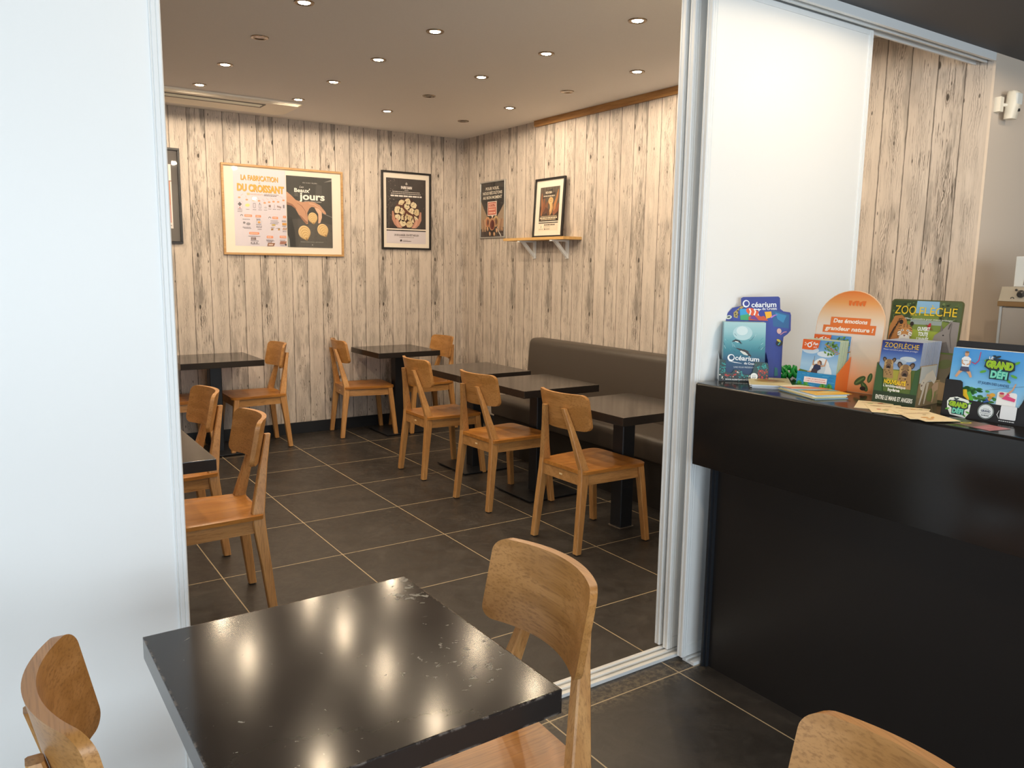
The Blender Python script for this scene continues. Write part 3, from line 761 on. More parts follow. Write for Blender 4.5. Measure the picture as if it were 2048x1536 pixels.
# ------------------------------------------------------------------ counter
t = thing('service_counter', 'black service counter with overhanging front and glossy top', 'counter', (2.085, 1.932, 0))
bm = BM()
prism(bm, prof_round([(0, .795), (.022, .795), (.022, 1.055), (.80, 1.055), (.80, 1.090), (0, 1.090)], {5: .012, 4: .004}), 'y', -4.6, 0)
obj('worktop', bm, M_countertop, t, True, 30)
bm = BM(); box(bm, .108, .128, -4.6, -.012, .0, 1.056); box(bm, .128, .78, -.030, -.012, 0, 1.056); obj('front_panel', bm, M_counter, t)
bm = BM(); box(bm, .094, .108, -.030, -.008, 0, .80, .001); box(bm, .086, .094, -.020, -.010, 0, .80, .001); obj('corner_post', bm, M_base, t)
bm = BM(); box(bm, .022, .78, -4.6, -.002, .795, .81); obj('soffit', bm, M_counter, t)

# ------------------------------------------------------------------ behind the counter
t = thing('warming_cabinet', 'stainless steel oven with a control knob behind the counter', 'oven', (3.60, 1.645, .92), R_(-90))
bm = BM(); box(bm, 0, .70, .02, .50, 0, .43, .004); obj('body', bm, M_steel, t)
bm = BM(); box(bm, .012, .69, 0, .02, .01, .425, .004); obj('door', bm, M_steel, t)
bm = BM(); box(bm, .0, .012, .0, .02, .0, .43, .002); obj('door_edge', bm, M_silver, t)
bm = BM(); box(bm, -.004, .70, -.012, .50, .43, .452, .003); obj('trim_strip', bm, plain('bronze_strip', '#8a6a44', .4, metal=.4), t)
bm = BM(); prism(bm, [(-.014, .452), (.50, .452), (.50, .512), (.006, .512)], 'x', .0, .70); p = obj('control_panel', bm, plain('panel_taupe', '#a19684', .45), t)
kb = BM(); lathe(kb, [(0.0001, .016), (.011, .016), (.014, .010), (.016, 0), (0.0001, 0)], 24)
kn = obj('knob', kb, plain('knob_dark', '#3a3733', .35), p, True); kn.location = (.082, -.004, .485); kn.rotation_euler = (math.radians(108), 0, 0)
kb = BM(); disc(kb, .005, 0, 14, th=.003); kn = obj('pilot_lamp', kb, plain('pilot', '#4a463f', .3), p); kn.location = (.060, .001, .500); kn.rotation_euler = (math.radians(108), 0, 0)
kb = BM(); lathe(kb, [(.007, 0), (.007, .002), (.0055, .002), (.0055, 0)], 18); kn = obj('dial_mark', kb, M_blackmatte, p); kn.location = (.052, -.009, .464); kn.rotation_euler = (math.radians(108), 0, 0)
t = thing('work_table', 'stainless work table under the oven behind the counter', 'table', (3.58, .55, 0))
bm = BM(); box(bm, 0, .72, 0, 1.12, .88, .92, .004); obj('tabletop', bm, M_steel, t)
for x in (.03, .65):
    for y in (.03, 1.05):
        bm = BM(); box(bm, x, x + .04, y, y + .04, 0, .88); obj('leg', bm, M_steel, t)
t = thing('slotted_container', 'pale grey plastic container with slots standing on the oven', 'container', (3.66, 1.625, 1.432), R_(-90))
bm = BM(); box(bm, 0, .34, 0, .26, 0, .128, .004); obj('body', bm, plain('pale_plastic', '#c9cbc9', .45), t)
bm = BM()
for k in range(5): prism(bm, [(.038 + k*.05, .008), (.058 + k*.05, .008), (.066 + k*.05, .090), (.046 + k*.05, .090)], 'y', -.002, .001)
obj('slots', bm, plain('slot_grey', '#77736e', .5), t)
# motion sensor
t = thing('motion_sensor', 'small cream motion sensor on the beige wall beside the boarded wall', 'sensor', (3.965, 1.918, 2.255))
bm = BM(); box(bm, -.02, .012, -.03, 0, -.032, .035, .004); obj('wall_bracket', bm, M_cream, t)
bm = BM(); loft(bm, [rect_ring(.048, -.045, -.062, .056, .040, .008), rect_ring(.048, -.052, .0, .060, .052, .010), rect_ring(.050, -.052, .055, .056, .046, .010), rect_ring(.050, -.048, .063, .046, .034, .008)]); h_ = obj('housing', bm, M_cream, t, True, 50)
bm = BM(); box(bm, .026, .076, -.0800, -.060, .0, .050, .006); obj('lens', bm, plain('sensor_lens', '#dfe3e2', .2), t)
bm = BM(); box(bm, .054, .063, -.0790, -.070, -.030, -.018, .001); obj('indicator', bm, M_blackmatte, t)
bm = BM(); tube(bm, [(.004, -.022, .0), (.024, -.038, .0)], .008); obj('swivel_arm', bm, M_cream, t)
# ------------------------------------------------------------------ framed pictures
def picture(name, label, loc, rotz, w, h, bar, mat_frame, board, art, board_mat=None, tilt=0.0, depth=.022, glass=True):
    t = thing(name, label, 'framed poster', loc, 0, None)
    t.rotation_euler = (math.radians(90) - tilt, 0, rotz)
    bm = BM()
    for (x0, y0, x1, y1) in ((0, 0, w, bar), (0, h - bar, w, h), (0, bar, bar, h - bar), (w - bar, bar, w, h - bar)):
        box(bm, x0, x1, y0, y1, 0, depth, .0015, 1)
    obj('frame', bm, mat_frame, t)
    bm = BM(); box(bm, bar * .8, w - bar * .8, bar * .8, h - bar * .8, .003, .007); obj('mount_board', bm, board_mat or M_matb, t)
    art.build('printed_sheet', t, .01, depth=.0072)
    if glass:
        bm = BM(); box(bm, bar * .9, w - bar * .9, bar * .9, h - bar * .9, depth - .004, depth - .003); obj('glass', bm, M_glass, t)
    return t

def croissant(a, cx, cy, r, ang, pal=('#8c6c44', '#d9bd8a', '#c4a26a')):
    """coiled raw croissant: nested rolls sliding toward the tip"""
    t = math.radians(ang); dx, dy = math.cos(t), math.sin(t)
    for k in range(5):
        rr = r * (1 - k * .17); ox, oy = cx + dx * r * .21 * k, cy + dy * r * .21 * k
        a.ell(ox, oy, rr, rr * .92, pal[0], ang); a.ell(ox - dx*.03*r, oy - dy*.03*r, rr * .96, rr * .88, pal[1], ang)
        a.ell(ox + dx*.05*r, oy + dy*.05*r, rr * .86, rr * .78, pal[2], ang, up=True)
    a.ell(cx + dx*r*1.05, cy + dy*r*1.05, r*.18, r*.14, pal[0], ang)

# 1: wide oak frame with two posters ------------------------------------
a = Art(.00003)
a.rect(9.5, 7.3, 52.5, 70.2, '#cfc8d2')
for dx_, col in ((.25, '#8a6a3a'), (0, '#dba03c')):
    a.text('LA FABRICATION', 30.8 + dx_, 60.6 - dx_, 4.0, col, w=30.5, bold=.025, rot=-.6)
    a.text('DU CROISSANT', 31.6 + dx_, 51.8 - dx_, 5.4, col, w=38.5, bold=.045, rot=-.8)
a.rect(30, 58.6, 31.4, 59, '#6a5a4a')
a.rect(20.2, 48.6, 22.6, 50.4, '#cdb988'); a.text('INGRÉDIENTS', 28.2, 48.8, 1.3, '#dd8a5c', w=10.5)
a.scrib(34.2, 46.5, 49.6, .5, '#6d6660', 1); a.scrib(34.2, 45, 48.6, .5, '#55504c', 2)
for i, (x, y) in enumerate(((14, 46.3), (20, 44.8), (25.5, 44.6), (30, 44.4), (34.6, 43), (38.3, 43.8), (42, 44.4), (45.9, 44.4), (50.4, 46))):
    a.ell(x, y, 1.1, .75, '#e09a70', n=12); a.line([(x + (i-2)*-.35 - 1.2 if i else x+3, y + 3.2 if i else y + 3), (x + (-.2 if i else 1.2), y + 1.5)], .18, '#d08c84')
a.line([(12, 43.2), (16.4, 43.2), (16.4, 37.4), (12, 37.4), (12, 43.2)], .15, '#a9a4ac'); a.poly([(14.2, 42.8), (15.9, 41), (14.2, 39.2), (12.5, 41)], '#55525a'); a.ell(14.2, 38.2, .8, .4, '#c98074', n=10)
a.ell(20.4, 40.4, 1.9, 1.25, '#d9d184', 8)
for x, y, w_, h_ in ((26, 38.7, 1.7, 3.6), (30.6, 38.5, 1.6, 3.2)):
    a.line([(x-w_/2, y), (x+w_/2, y), (x+w_/2, y+h_), (x-w_/2, y+h_), (x-w_/2, y)], .28, '#6f6c78')
a.line([(30.4, 41.8), (30.4, 43)], .5, '#6f6c78'); a.ell(35.2, 39.2, 1.2, .8, '#b9b4bb'); a.rect(37.8, 39.6, 39.6, 41.6, '#8c7a78'); a.line([(42.6, 42), (42.6, 39)], .3, '#8c8488'); 
for k in range(3): a.ell(45.4 + k*1.2, 40.6 - k*.3, .5, .9, '#8a7672', n=10)
a.rect(49.9, 39.5, 51.1, 42.2, '#7c7882')
for i, x in enumerate((14.2, 20.4, 26, 30.6, 35.2, 38.8, 42.6, 46.2)): a.scrib(x-1.4, x+1.4, 36.9 if i < 5 else 38.0, .4, '#77727a', i)
a.scrib(12.2, 16.4, 36, .4, '#77727a', 4); a.scrib(12.2, 16.4, 34.8, .4, '#77727a', 6)
for (x, y, w_) in ((17.6, 31, 6.2), (26.6, 30.9, 4.6), (40.6, 30.2, 4.8), (49.6, 31.3, 5.6), (21, 16.9, 8.2), (35.4, 14.2, 5.4), (46.3, 14.6, 5.6)):
    a.rect(x, y, x + w_ if x < 45 else min(x + w_, 52.2), y + 1.9, '#e08d68', .4); a.scrib(x+.8, x + w_-1.2 if x < 45 else min(x+w_, 52)-.6, y + .7, .5, '#f1cdbb', int(x))
for (x, y) in ((15.4, 31.6), (38.4, 30.7)): a.ell(x, y + .2, 1.0, 1.0, '#4c494e', a0=-20, a1=200); a.ell(x, y + .1, .6, .6, '#d9d3dc')
for s_, (x0, x1, y) in enumerate(((16, 22.4, 28.8), (27, 31, 29.4), (27.4, 31, 28.6), (39, 45.4, 28.4), (39, 46.2, 27.2), (38.6, 45, 26), (48.5, 52.2, 28.8), (48.5, 52.2, 28), (48.8, 52.2, 24.2), (16, 22.4, 22.4), (17, 22.8, 21.6), (27, 31.4, 24.8), (28, 31.2, 21), (39, 42, 22.8), (43.8, 46.8, 22.4), (49, 52.2, 20),
        (20.4, 30, 15.2), (22, 29, 11.4), (22, 29, 8.9), (34.8, 41.4, 12.6), (35, 41.6, 11.8), (35.8, 40, 11.0), (46.4, 51, 12.6), (47, 50.4, 11.6), (46.6, 50, 8.2))):
    a.scrib(x0, x1, y, .42, '#7b767e', s_)
a.ell(20.6, 25.4, 1.7, 1.1, '#8e8a92'); a.ell(17.2, 26.2, 1.0, .9, '#7a767e'); a.ell(29.4, 27, 1.1, .8, '#d79a4a'); a.line([(27, 26), (31.4, 26), (31.4, 28.2), (27, 28.2), (27, 26)], .12, '#aaa')
for k in range(5): a.rect(27.4 + k*.9, 22.6, 27.9 + k*.9, 24 - (k % 2)*.4, '#8a858c')
a.ell(41.4, 25.2, 1.7, .7, '#c9b068'); a.poly([(39.2, 20.8), (41, 21), (41.2, 22.4), (39.4, 22.2)], '#9a7238'); a.poly([(45, 21), (46.6, 21.2), (46.6, 22.4), (45.2, 22.4)], '#b0843c')
a.rect(48.8, 25.4, 52.4, 27.2, '#c98f3c'); 
for k, x in enumerate((49.4, 50.6, 51.8)): a.curve([(x, 21.2), (x+.2, 22.4), (x+.7, 23.4)], [.4, .7, .3], '#a8763a')
for k in range(4): a.rect(22.4 + k*1.1, 12.4, 23.1 + k*1.1, 14.6, '#7a6258')
a.poly([(35.6, 7.6), (41.2, 7.8), (42.2, 10.2), (36.4, 10.4)], '#8a5c3a'); a.poly([(36.6, 8.2), (40.2, 8.3), (40.6, 9.4), (37, 9.5)], '#cdb8ae'); a.line([(38.4, 9.8), (39.6, 11.8)], .3, '#8a5c3a')
for k in range(5): a.poly([(46.2 + k*1.1, 9.4), (47 + k*1.1, 9.4), (47.6 + k*1.1, 12), (46.8 + k*1.1, 12)], '#9a5c34')
for k in range(3): a.rect(22 + k*2.2, 9.6, 23.2 + k*2.2, 10.6, '#8a858c')
a.ell(51.3, 9.2, .85, .85, '#3b3a40')
# dark poster
a.rect(53, 7.4, 93, 66.8, '#33322f')
a.poly([(53, 30), (60, 31), (70, 32), (93, 27), (93, 7.4), (53, 7.4)], '#46433f'); a.poly([(62, 7.4), (68, 24), (78, 30), (93, 20), (93, 7.4)], '#4e4b46')
a.poly([(53, 7.4), (53, 34), (57, 32), (59.5, 20), (60, 7.4)], '#2a2927'); a.poly([(53, 7.4), (53, 18), (54.6, 14), (55, 7.4)], '#7b7f7c')
a.poly([(86, 63), (93, 66), (93, 64.2)], '#75746f'); a.poly([(78, 50), (84, 50), (84, 60), (79, 61)], '#44433f'); a.poly([(60, 50), (63, 50), (63, 56), (60, 57)], '#474641'); a.line([(84, 37), (93, 33.6)], .5, '#767571')
rd = random.Random(5)
for k in range(70):
    x, y = rd.uniform(62, 92), rd.uniform(8, 30); a.line([(x, y), (x + rd.uniform(-.9, .9), y + rd.uniform(-.8, .8))], rd.uniform(.15, .35), rd.choice(['#5f5b55', '#2c2a28', '#6b665e']), up=(k == 0))
a.text('DU 12 AU 18 JUIN', 73.5, 61.2, .9, '#b9b6ae', w=12.5)
a.text('Les', 66.2, 57.2, 1.8, '#c9c6be', w=3.8, shear=.4)
a.text("Beaux'", 66.6, 53.6, 3.2, '#e9e5dc', w=13.6, bold=.02)
a.text('jours', 75.2, 47.6, 5.8, '#e9e5dc', w=22.5, bold=.03)
a.text('DE MA VIENNOISERIE', 76, 45.6, .9, '#cfccc4', w=15)
sk, skd, skl = '#b98a6c', '#8f634c', '#cfa88c'
a.poly([(53, 53.6), (57, 50.5), (61, 46.8), (66, 45.4), (72, 46.2), (77, 45.8), (82, 43.6), (86.5, 38.6), (87.6, 36.6), (86.6, 36), (84.4, 37.2), (81.4, 40), (78, 41.4), (74.6, 41.8), (72.6, 40.4), (70.6, 36.4), (71.2, 31.2), (71, 27.4), (69.6, 27), (66.5, 30.2), (63.2, 34.6), (60.5, 39.4), (57, 42), (53, 42.6)], sk)
a.poly([(77, 41.4), (81, 40.6), (83.6, 37.8), (83.6, 33), (82, 28.4), (80.2, 28), (80.4, 32), (80.4, 36), (78.6, 38.6)], skl)
a.poly([(53, 45), (58, 43.2), (61.4, 39.6), (60.5, 39.4), (57, 42), (53, 42.6)], skd); a.poly([(69.6, 27), (66.5, 30.2), (63.2, 34.6), (65, 34), (68.6, 30.4), (71, 28.6)], skd)
a.curve([(72.4, 44.6), (77, 43.8), (82, 41), (86, 37.4)], [.5, .5, .4, .2], skl); a.curve([(62, 44.4), (66, 42), (69, 38), (70, 33)], [.3, .6, .5, .2], skd)
croissant(a, 75.4, 32.6, 4.6, -80); croissant(a, 67.8, 20.0, 5.9, -72); croissant(a, 84.2, 22.6, 5.4, -62)
a.text("VENEZ FAIRE VIVRE L'ARTISANAT", 74.4, 11.6, .7, '#a9a69e', w=20.5)
a.ell(74.6, 9.6, .5, .5, '#a9a69e', n=10)
picture('framed_poster', 'wide oak-framed poster showing how croissants are made, on the back wall', (1.671, YB - .0015, 1.553), 0, 1.03, .73, .018, M_framewood, None, a, M_matb)

# 2: black frame, cracked bread ball ------------------------------------
a = Art(.00003)
a.rect(4.8, 18.8, 45, 63.9, '#2f2a29')
rd = random.Random(3)
for k in range(90):
    x, y, r_ = rd.uniform(5.4, 44), rd.uniform(20, 63), rd.uniform(.12, .42)
    if x > 14 and rd.random() < .5: x = rd.uniform(5.4, 14)
    a.ell(x, y, r_, r_, rd.choice(['#4f4946', '#675f5a', '#857a72']), n=8, up=(k == 0))
a.poly([(24, 59.3), (25.2, 61), (26.4, 59.3), (26, 58.4), (24.4, 58.4)], '#a9a29c')
a.text('FAIRE SAIN', 25.2, 54.8, 2.3, '#ece7e2', w=11, bold=.04); a.rect(23.2, 53.2, 27.2, 53.6, '#c9c2bc')
a.scrib(11, 39, 51.6, .7, '#b5aea8', 2); a.scrib(9.6, 40.6, 50.0, .7, '#b5aea8', 3)
a.scrib(9.2, 40.8, 47.6, 1.3, '#e4dfda', 5)
cx, cy, R0 = 25.4, 33.2, 12.9
a.ell(cx, cy, R0, R0*1.06, '#3d211a', n=40); 
rd = random.Random(11)
cells = []
for rr_, n_, a0 in ((0, 1, 0), (5.2, 5, 20), (10.0, 9, 5)):
    for k in range(n_):
        t_ = math.radians(a0 + 360*k/max(1, n_)); cells.append((cx + rr_*math.cos(t_), cy + rr_*1.05*math.sin(t_), 3.25 if rr_ < 9 else 3.5))
for (x, y, r_) in cells:
    pts = []
    for k in range(8):
        t_ = 2*math.pi*k/8 + rd.uniform(-.15, .15); q = r_ * rd.uniform(.78, 1.12); px_, py_ = x + q*math.cos(t_), y + q*math.sin(t_)
        d_ = math.hypot(px_-cx, (py_-cy)/1.06)
        if d_ > R0*.985: px_, py_ = cx + (px_-cx)*R0*.985/d_, cy + (py_-cy)*R0*.985/d_
        pts.append((px_, py_))
    a.poly(pts, rd.choice(['#d8c6a0', '#cdb88f', '#dccdaa']), up=False)
a.k += 1
for (x, y, r_) in cells:
    t_ = rd.uniform(0, 6.28); a.line([(x - r_*.6*math.cos(t_), y - r_*.6*math.sin(t_)), (x, y), (x + r_*.55*math.cos(t_+.9), y + r_*.55*math.sin(t_+.9))], .26, '#5a3a2a', up=False)
a.k += 1
a.curve([(15, 39.8), (20, 39.6), (24, 35.6), (27, 33), (32, 31), (33.6, 24)], [1.5, 1.7, 2.2, 2.4, 1.6, 1.2], '#5a2e22'); a.curve([(24.6, 34), (22.6, 30), (22.8, 25.6)], [2, 1.3, 1], '#5a2e22'); a.curve([(20.2, 38.6), (24.6, 43.6)], [1, 1.5], '#5a2e22')
for s_ in (-1, 1):
    X = lambda v: cx + s_*v
    a.poly([(X(13.6), 34.6), (X(14.9), 34.4), (X(15), 27), (X(12.6), 22.4), (X(8.6), 19), (X(4.2), 19), (X(6.6), 23), (X(9.4), 27.4), (X(11), 26.4), (X(12.2), 29)], '#b98671')
    a.poly([(X(9.6), 28.2), (X(11), 27.6), (X(10.6), 23), (X(7.4), 19.4), (X(5.4), 19.2), (X(8.4), 23.4)], '#cb9a84')
a.rect(4.8, 18.8, 45, 19.6, '#181313')
a.rect(4.8, 5.4, 45, 16.6, '#cfc7cc'); a.rect(4.8, 16.6, 45, 17.6, '#1a1414')
a.text('UN BOULANGER, SON PETIT MOULIN', 25, 12.2, 1.7, '#4b403e', w=25, bold=.03); a.scrib(17.6, 33, 10.8, .5, '#8a7f7e', 1)
a.ell(19.4, 7.9, 1.1, 1.1, '#2a2222'); a.poly([(19, 6.7), (19.8, 6.7), (19.6, 8)], '#cfc7cc'); a.scrib(21.4, 26, 8.3, .35, '#9a9090', 2); a.scrib(21.4, 30, 7.3, .55, '#4b4140', 3)
picture('framed_poster', 'black-framed poster of a cracked round loaf held in two hands', (3.070, YB - .0015, 1.631), 0, .50, .70, .016, M_frameblk, None, a)

# 3: black frame with grey mount, half behind the left door --------------
a = Art(.00003)
a.rect(8, 11.6, 43.4, 60.6, '#d9d2cf'); a.rect(9, 16, 42.4, 47.6, '#b8765a'); a.rect(9, 16, 42.4, 26, '#a8676a'); a.poly([(20, 16), (42.4, 30), (42.4, 16)], '#c08a84')
a.rect(8, 47.6, 43.4, 48.2, '#8a4c3a'); a.rect(9, 13.4, 42.4, 14.2, '#8f8a88')
picture('framed_poster', 'black-framed picture with dark grey mount, half hidden by the left door panel', (.862, YB - .0015, 1.631), 0, .50, .73, .018, M_frameblk, None, a, plain('mount_grey', '#5c5856', .7))

# 4: silver clip frame on the right wall --------------------------------
a = Art(.00003)
a.rect(1.2, 1.2, 40.8, 49.8, '#32302f')
a.poly([(1.2, 34), (6, 27), (12, 20), (12, 12), (8, 4), (1.2, 4)], '#a08a72'); a.poly([(40.8, 31), (34, 24), (29.6, 20), (30, 12), (34, 4), (40.8, 4)], '#a5907a')
a.poly([(1.2, 1.2), (1.2, 8), (10, 12), (30, 11), (40.8, 9), (40.8, 1.2)], '#3a2f2b')
for t_, y_, w_ in (('POUR VOUS,', 43.2, 22.5), ('NOUS RÉCOLTONS', 39.2, 32.5), ('AU BON MOMENT', 35.2, 32)):
    a.text(t_, 20.6, y_, 2.5, '#e2dacb', w=w_, bold=.03)
a.rect(12.6, 20.2, 28.2, 32.8, '#e9d9cc'); a.rect(13.4, 21, 27.4, 32, '#b5503f'); a.rect(14.2, 27.4, 26.4, 31.2, '#efc5b2'); a.text('100%', 20.3, 28.2, 2.2, '#b5503f', w=10.4, bold=.04)
a.rect(14.2, 24.4, 26.4, 27, '#d98671'); a.scrib(14.8, 26, 25.2, 1.0, '#efc5b2', 4); a.rect(14.2, 21.6, 26.4, 24, '#d98671'); a.scrib(15, 25.6, 22.3, 1.0, '#efc5b2', 8); a.poly([(19, 20.2), (23, 20.2), (21.2, 18)], '#e9d9cc')
for (x, y, r_, c1, c2) in ((13, 14.6, 4.4, '#a86a4a', '#c9966a'), (27, 15, 4.4, '#8e6a48', '#c7a878'), (20.6, 12.6, 5.2, '#6d3430', '#b98a66')):
    a.ell(x, y, r_, r_*1.1, c2); a.ell(x + .4, y - .6, r_*.72, r_*.84, c1); a.ell(x+.6, y-.4, r_*.3, r_*.55, '#54302c')
for (x, y) in ((9, 9.5), (13, 8.6), (17, 4), (24.4, 3.6), (28.6, 6.8), (31.4, 10), (37.5, 8)): a.ell(x, y, 1.5, 2.0, '#c0936c', 20, n=12); a.ell(x+.3, y+.3, .8, 1.2, '#d6ad86', 20, n=10)
for s_, X in ((0, lambda v: 1.2 + v), (1, lambda v: 40.8 - v)):
    for k in range(3): a.curve([(X(2 + k*2.4), 17), (X(3.4 + k*2.4), 11), (X(3.0 + k*2.6), 6)], [2.6, 2.3, 1.4], ['#ad8c70', '#9c7a60', '#b9977a'][k])
a.curve([(29.5, 10), (31.6, 6), (36, 1.6)], [.5, .9, 1.2], '#d8d2ca')
picture('clip_frame', 'silver-edged poster of cupped hands holding fruit, on the right wall', (XR - .0015, 6.402, 1.742), math.radians(-90), .42, .51, .012, M_silver, None, a, depth=.014)

# 5: black frame standing on the shelf ----------------------------------
a = Art(.00003)
a.rect(7.2, 13.2, 33.6, 40.6, '#5b5046')
for k in range(7): a.rect(7.2 + k*3.8, 26, 8.2 + k*3.8, 40.6, '#4a4139', up=(k == 0))
a.poly([(7.2, 13.2), (33.6, 13.2), (33.6, 26), (26, 20), (14, 20), (7.2, 27)], '#34241c')
for (p_, w_, c_) in (([(9.6, 36), (10, 30), (11.4, 24), (9.8, 18)], [.8, 2.6, 3.6, 2], '#9a5f38'), ([(13.4, 32), (13.6, 27), (12.4, 21)], [1.2, 3.2, 3], '#7c4a2e'), ([(31.6, 38), (30.4, 32), (28, 26), (27.4, 21)], [.8, 2.4, 3.4, 2.6], '#b0733c'), ([(33, 27), (31, 22), (26, 18.6)], [2, 4, 3], '#8a5236'), ([(18, 29), (16.6, 24), (14, 20)], [2, 4, 3], '#7e5238')):
    a.curve(p_, w_, c_)
a.ell(22.2, 29.4, 3.3, 3.0, '#d6b078'); a.ell(22.2, 29.8, 1.6, 1.3, '#b5854c'); a.ell(22.2, 29.8, .9, .7, '#dcbc88'); a.curve([(22.8, 27), (23.6, 24), (22.4, 20.4), (20.6, 18)], [4, 4, 3.6, 2.4], '#c4935a'); a.curve([(22.4, 27), (22.8, 24), (21.8, 21)], [2, 1.6, 1], '#dab680')
a.curve([(13, 19), (16, 23), (19, 21), (21, 17)], [2, 4, 4, 2], '#5d3a2a')
a.poly([(13.4, 34.6), (24, 36.6), (24, 39), (13.4, 37)], '#1e1a18'); a.text('MON PAIN', 18.7, 35.3, 1.9, '#e6d9c2', w=8.4, rot=0, bold=.03)
a.poly([(10.6, 31.4), (28, 34), (28, 36.2), (10.6, 33.8)], '#2b2522'); a.scrib(12, 27, 32.9, 1.0, '#cbbfa8', 3)
a.rect(7.2, 13.2, 33.6, 17.6, '#2a211c'); a.scrib(9.6, 31.4, 16.9, .6, '#bba98c', 1); a.scrib(8.6, 32, 15.4, 1.0, '#e0d2b6', 2); a.scrib(10, 30, 14.2, .8, '#c9b898', 9)
a.rect(7.2, 11.6, 33.6, 12.4, '#241c18'); a.rect(7.2, 5.6, 33.6, 11.2, '#dccfbd'); a.rect(7.6, 6.4, 14.2, 10.6, '#e8ddcb'); a.ell(10.9, 8.8, .5, 1.2, '#a59a8a', n=12); a.scrib(8, 14, 6.7, .4, '#5a5048', 2)
a.scrib(15.2, 29.6, 9.8, 1.0, '#5a5048', 7); a.scrib(15.2, 23.6, 8.5, .4, '#9c9080', 5); a.ell(15.9, 6.9, .6, .6, '#3a322c', n=12); a.scrib(17, 23.4, 6.6, .6, '#6a6058', 4)
picture('framed_poster', 'black-framed bread poster standing on the pale wall shelf, leaning back', (XR - .052, 5.478, 1.7245), math.radians(-90), .405, .478, .017, M_frameblk, None, a, tilt=math.radians(3.2), depth=.018)

# ------------------------------------------------------------------ leaflet stands on the counter
ZT = 1.0902
def shear(bm, k):
    for v in bm.verts: v.co.y += k * v.co.z
def panel(name, pts, y, th, mat, parent, lean):
    bm = BM(); prism(bm, pts, 'y', y, y + th); shear(bm, lean); return obj(name, bm, mat, parent)
LEAN = .13
def leaflets(n, label_first, label_rest, cat, parent_loc, rotz, x0, w, h, y0, dy, art, z0=.004, mat=None, group=None, back=None):
    """n upright leaflets one behind the other; the front one carries the picture"""
    base = None
    for k in range(n):
        nm = 'leaflet'
        if k == 0 or base is None:
            bm = BM(); box(bm, x0, x0 + w, 0, dy * .8, z0, z0 + h); shear(bm, LEAN)
            t_ = thing(nm, label_first if k == 0 else label_rest, cat, parent_loc, rotz, group)
            obj('pages', bm, mat or ink('#dfe3ea'), t_)
            if k == 0:
                art.build('cover_print', t_, ox=x0, oy=z0, depth=.0002, mode='XZ', lean=LEAN)
                t_.location = Vector(parent_loc) + Matrix.Rotation(rotz, 3, 'Z') @ Vector((0, y0, 0))
            else:
                base = t_; 
                t_.location = Vector(parent_loc) + Matrix.Rotation(rotz, 3, 'Z') @ Vector((0, y0 + dy*k, 0))
        else:
            o_ = dup(base, Vector(parent_loc) + Matrix.Rotation(rotz, 3, 'Z') @ Vector((random.uniform(-.001, .001), y0 + dy*k, 0)), rotz, label_rest, group)
    return

# ---- blue aquarium stand
loc, rz = (2.190, 1.922, ZT), math.radians(-43)
LEAN = .19
t = thing('leaflet_stand', 'blue cut-out cardboard leaflet stand for an aquarium, leftmost on the counter', 'leaflet stand', loc, rz)
s = 1/3100
def q1(x, y): return ((x - 212 - .085*(1145 - y)) * s * 1.02, max(0.0, (1145 - y) * s * 1.03))
outl = [q1(*p) for p in ((900, 1145), (300, 1145), (330, 900), (372, 640), (340, 608), (328, 585), (378, 532), (345, 520), (328, 490), (345, 445), (420, 370), (520, 345), (520, 262), (545, 248), (925, 235), (940, 250), (937, 370), (970, 395), (1040, 405), (1048, 435), (1035, 600), (1000, 640), (955, 672), (940, 760))]
panel('back_panel', outl, .066, .003, ink('#2c3f92'), t, LEAN)
b_ = Art(.00012)
P = lambda *pp: [q1(*p) for p in pp]
b_.poly(P((380, 640), (450, 380), (830, 380), (900, 400), (1020, 430), (1010, 590), (930, 690), (890, 1100), (340, 1100)), '#31489f')
b_.poly(P((850, 380), (1030, 430), (1015, 580), (850, 560)), '#1f5f96'); b_.poly(P((880, 410), (1000, 440), (960, 520), (900, 480)), '#2f86b8'); b_.poly(P((430, 470), (430, 420), (520, 345), (560, 350), (480, 400), (470, 480)), '#b09a5c')
for k, (x, y) in enumerate(((450, 430), (475, 400), (455, 455), (500, 380), (480, 440))): b_.ell(*q1(x, y), .0035, .0035, '#4f4a34', n=8, up=(k == 0))
b_.ell(*q1(375, 472), .011, .007, '#cfd6c8', 12); b_.ell(*q1(375, 470), .006, .003, '#3b4a4c', 12)
b_.poly(P((500, 380), (590, 372), (590, 470), (500, 475)), '#2c9ccf'); b_.poly(P((500, 450), (600, 430), (620, 500), (500, 500)), '#3aa06a')
b_.ell(*q1(640, 412), .026, .013, '#e2572c', -22); b_.ell(*q1(705, 450), .014, .010, '#e2572c', -22)
for x in (605, 655, 700): b_.curve(P((x, 372), (x + 12, 405), (x - 4, 445)), .005, '#f2ede4')
b_.poly(P((590, 460), (760, 450), (800, 500), (590, 500)), '#c9502e'); b_.poly(P((600, 480), (650, 440), (700, 500)), '#6a3a8a'); b_.poly(P((765, 405), (838, 398), (842, 460), (780, 480)), '#f0b021'); b_.curve(P((830, 465), (870, 440), (900, 432)), [.006, .004, .001], '#b47ad0')
b_.ell(*q1(730, 420), .010, .012, '#2a3a9c')
b_.ell(*q1(910, 610), .008, .010, '#d8b4ae', 10); b_.curve(P((920, 650), (960, 620), (990, 615)), .003, '#c98aa0'); b_.ell(*q1(905, 740), .012, .011, '#20262c', 10); b_.ell(*q1(900, 712), .008, .004, '#d9c84a', -30); b_.curve(P((890, 760), (915, 730)), .003, '#4fc0cc')
b_.poly(P((840, 1000), (870, 1010), (870, 1090), (830, 1100)), '#1f6f74')
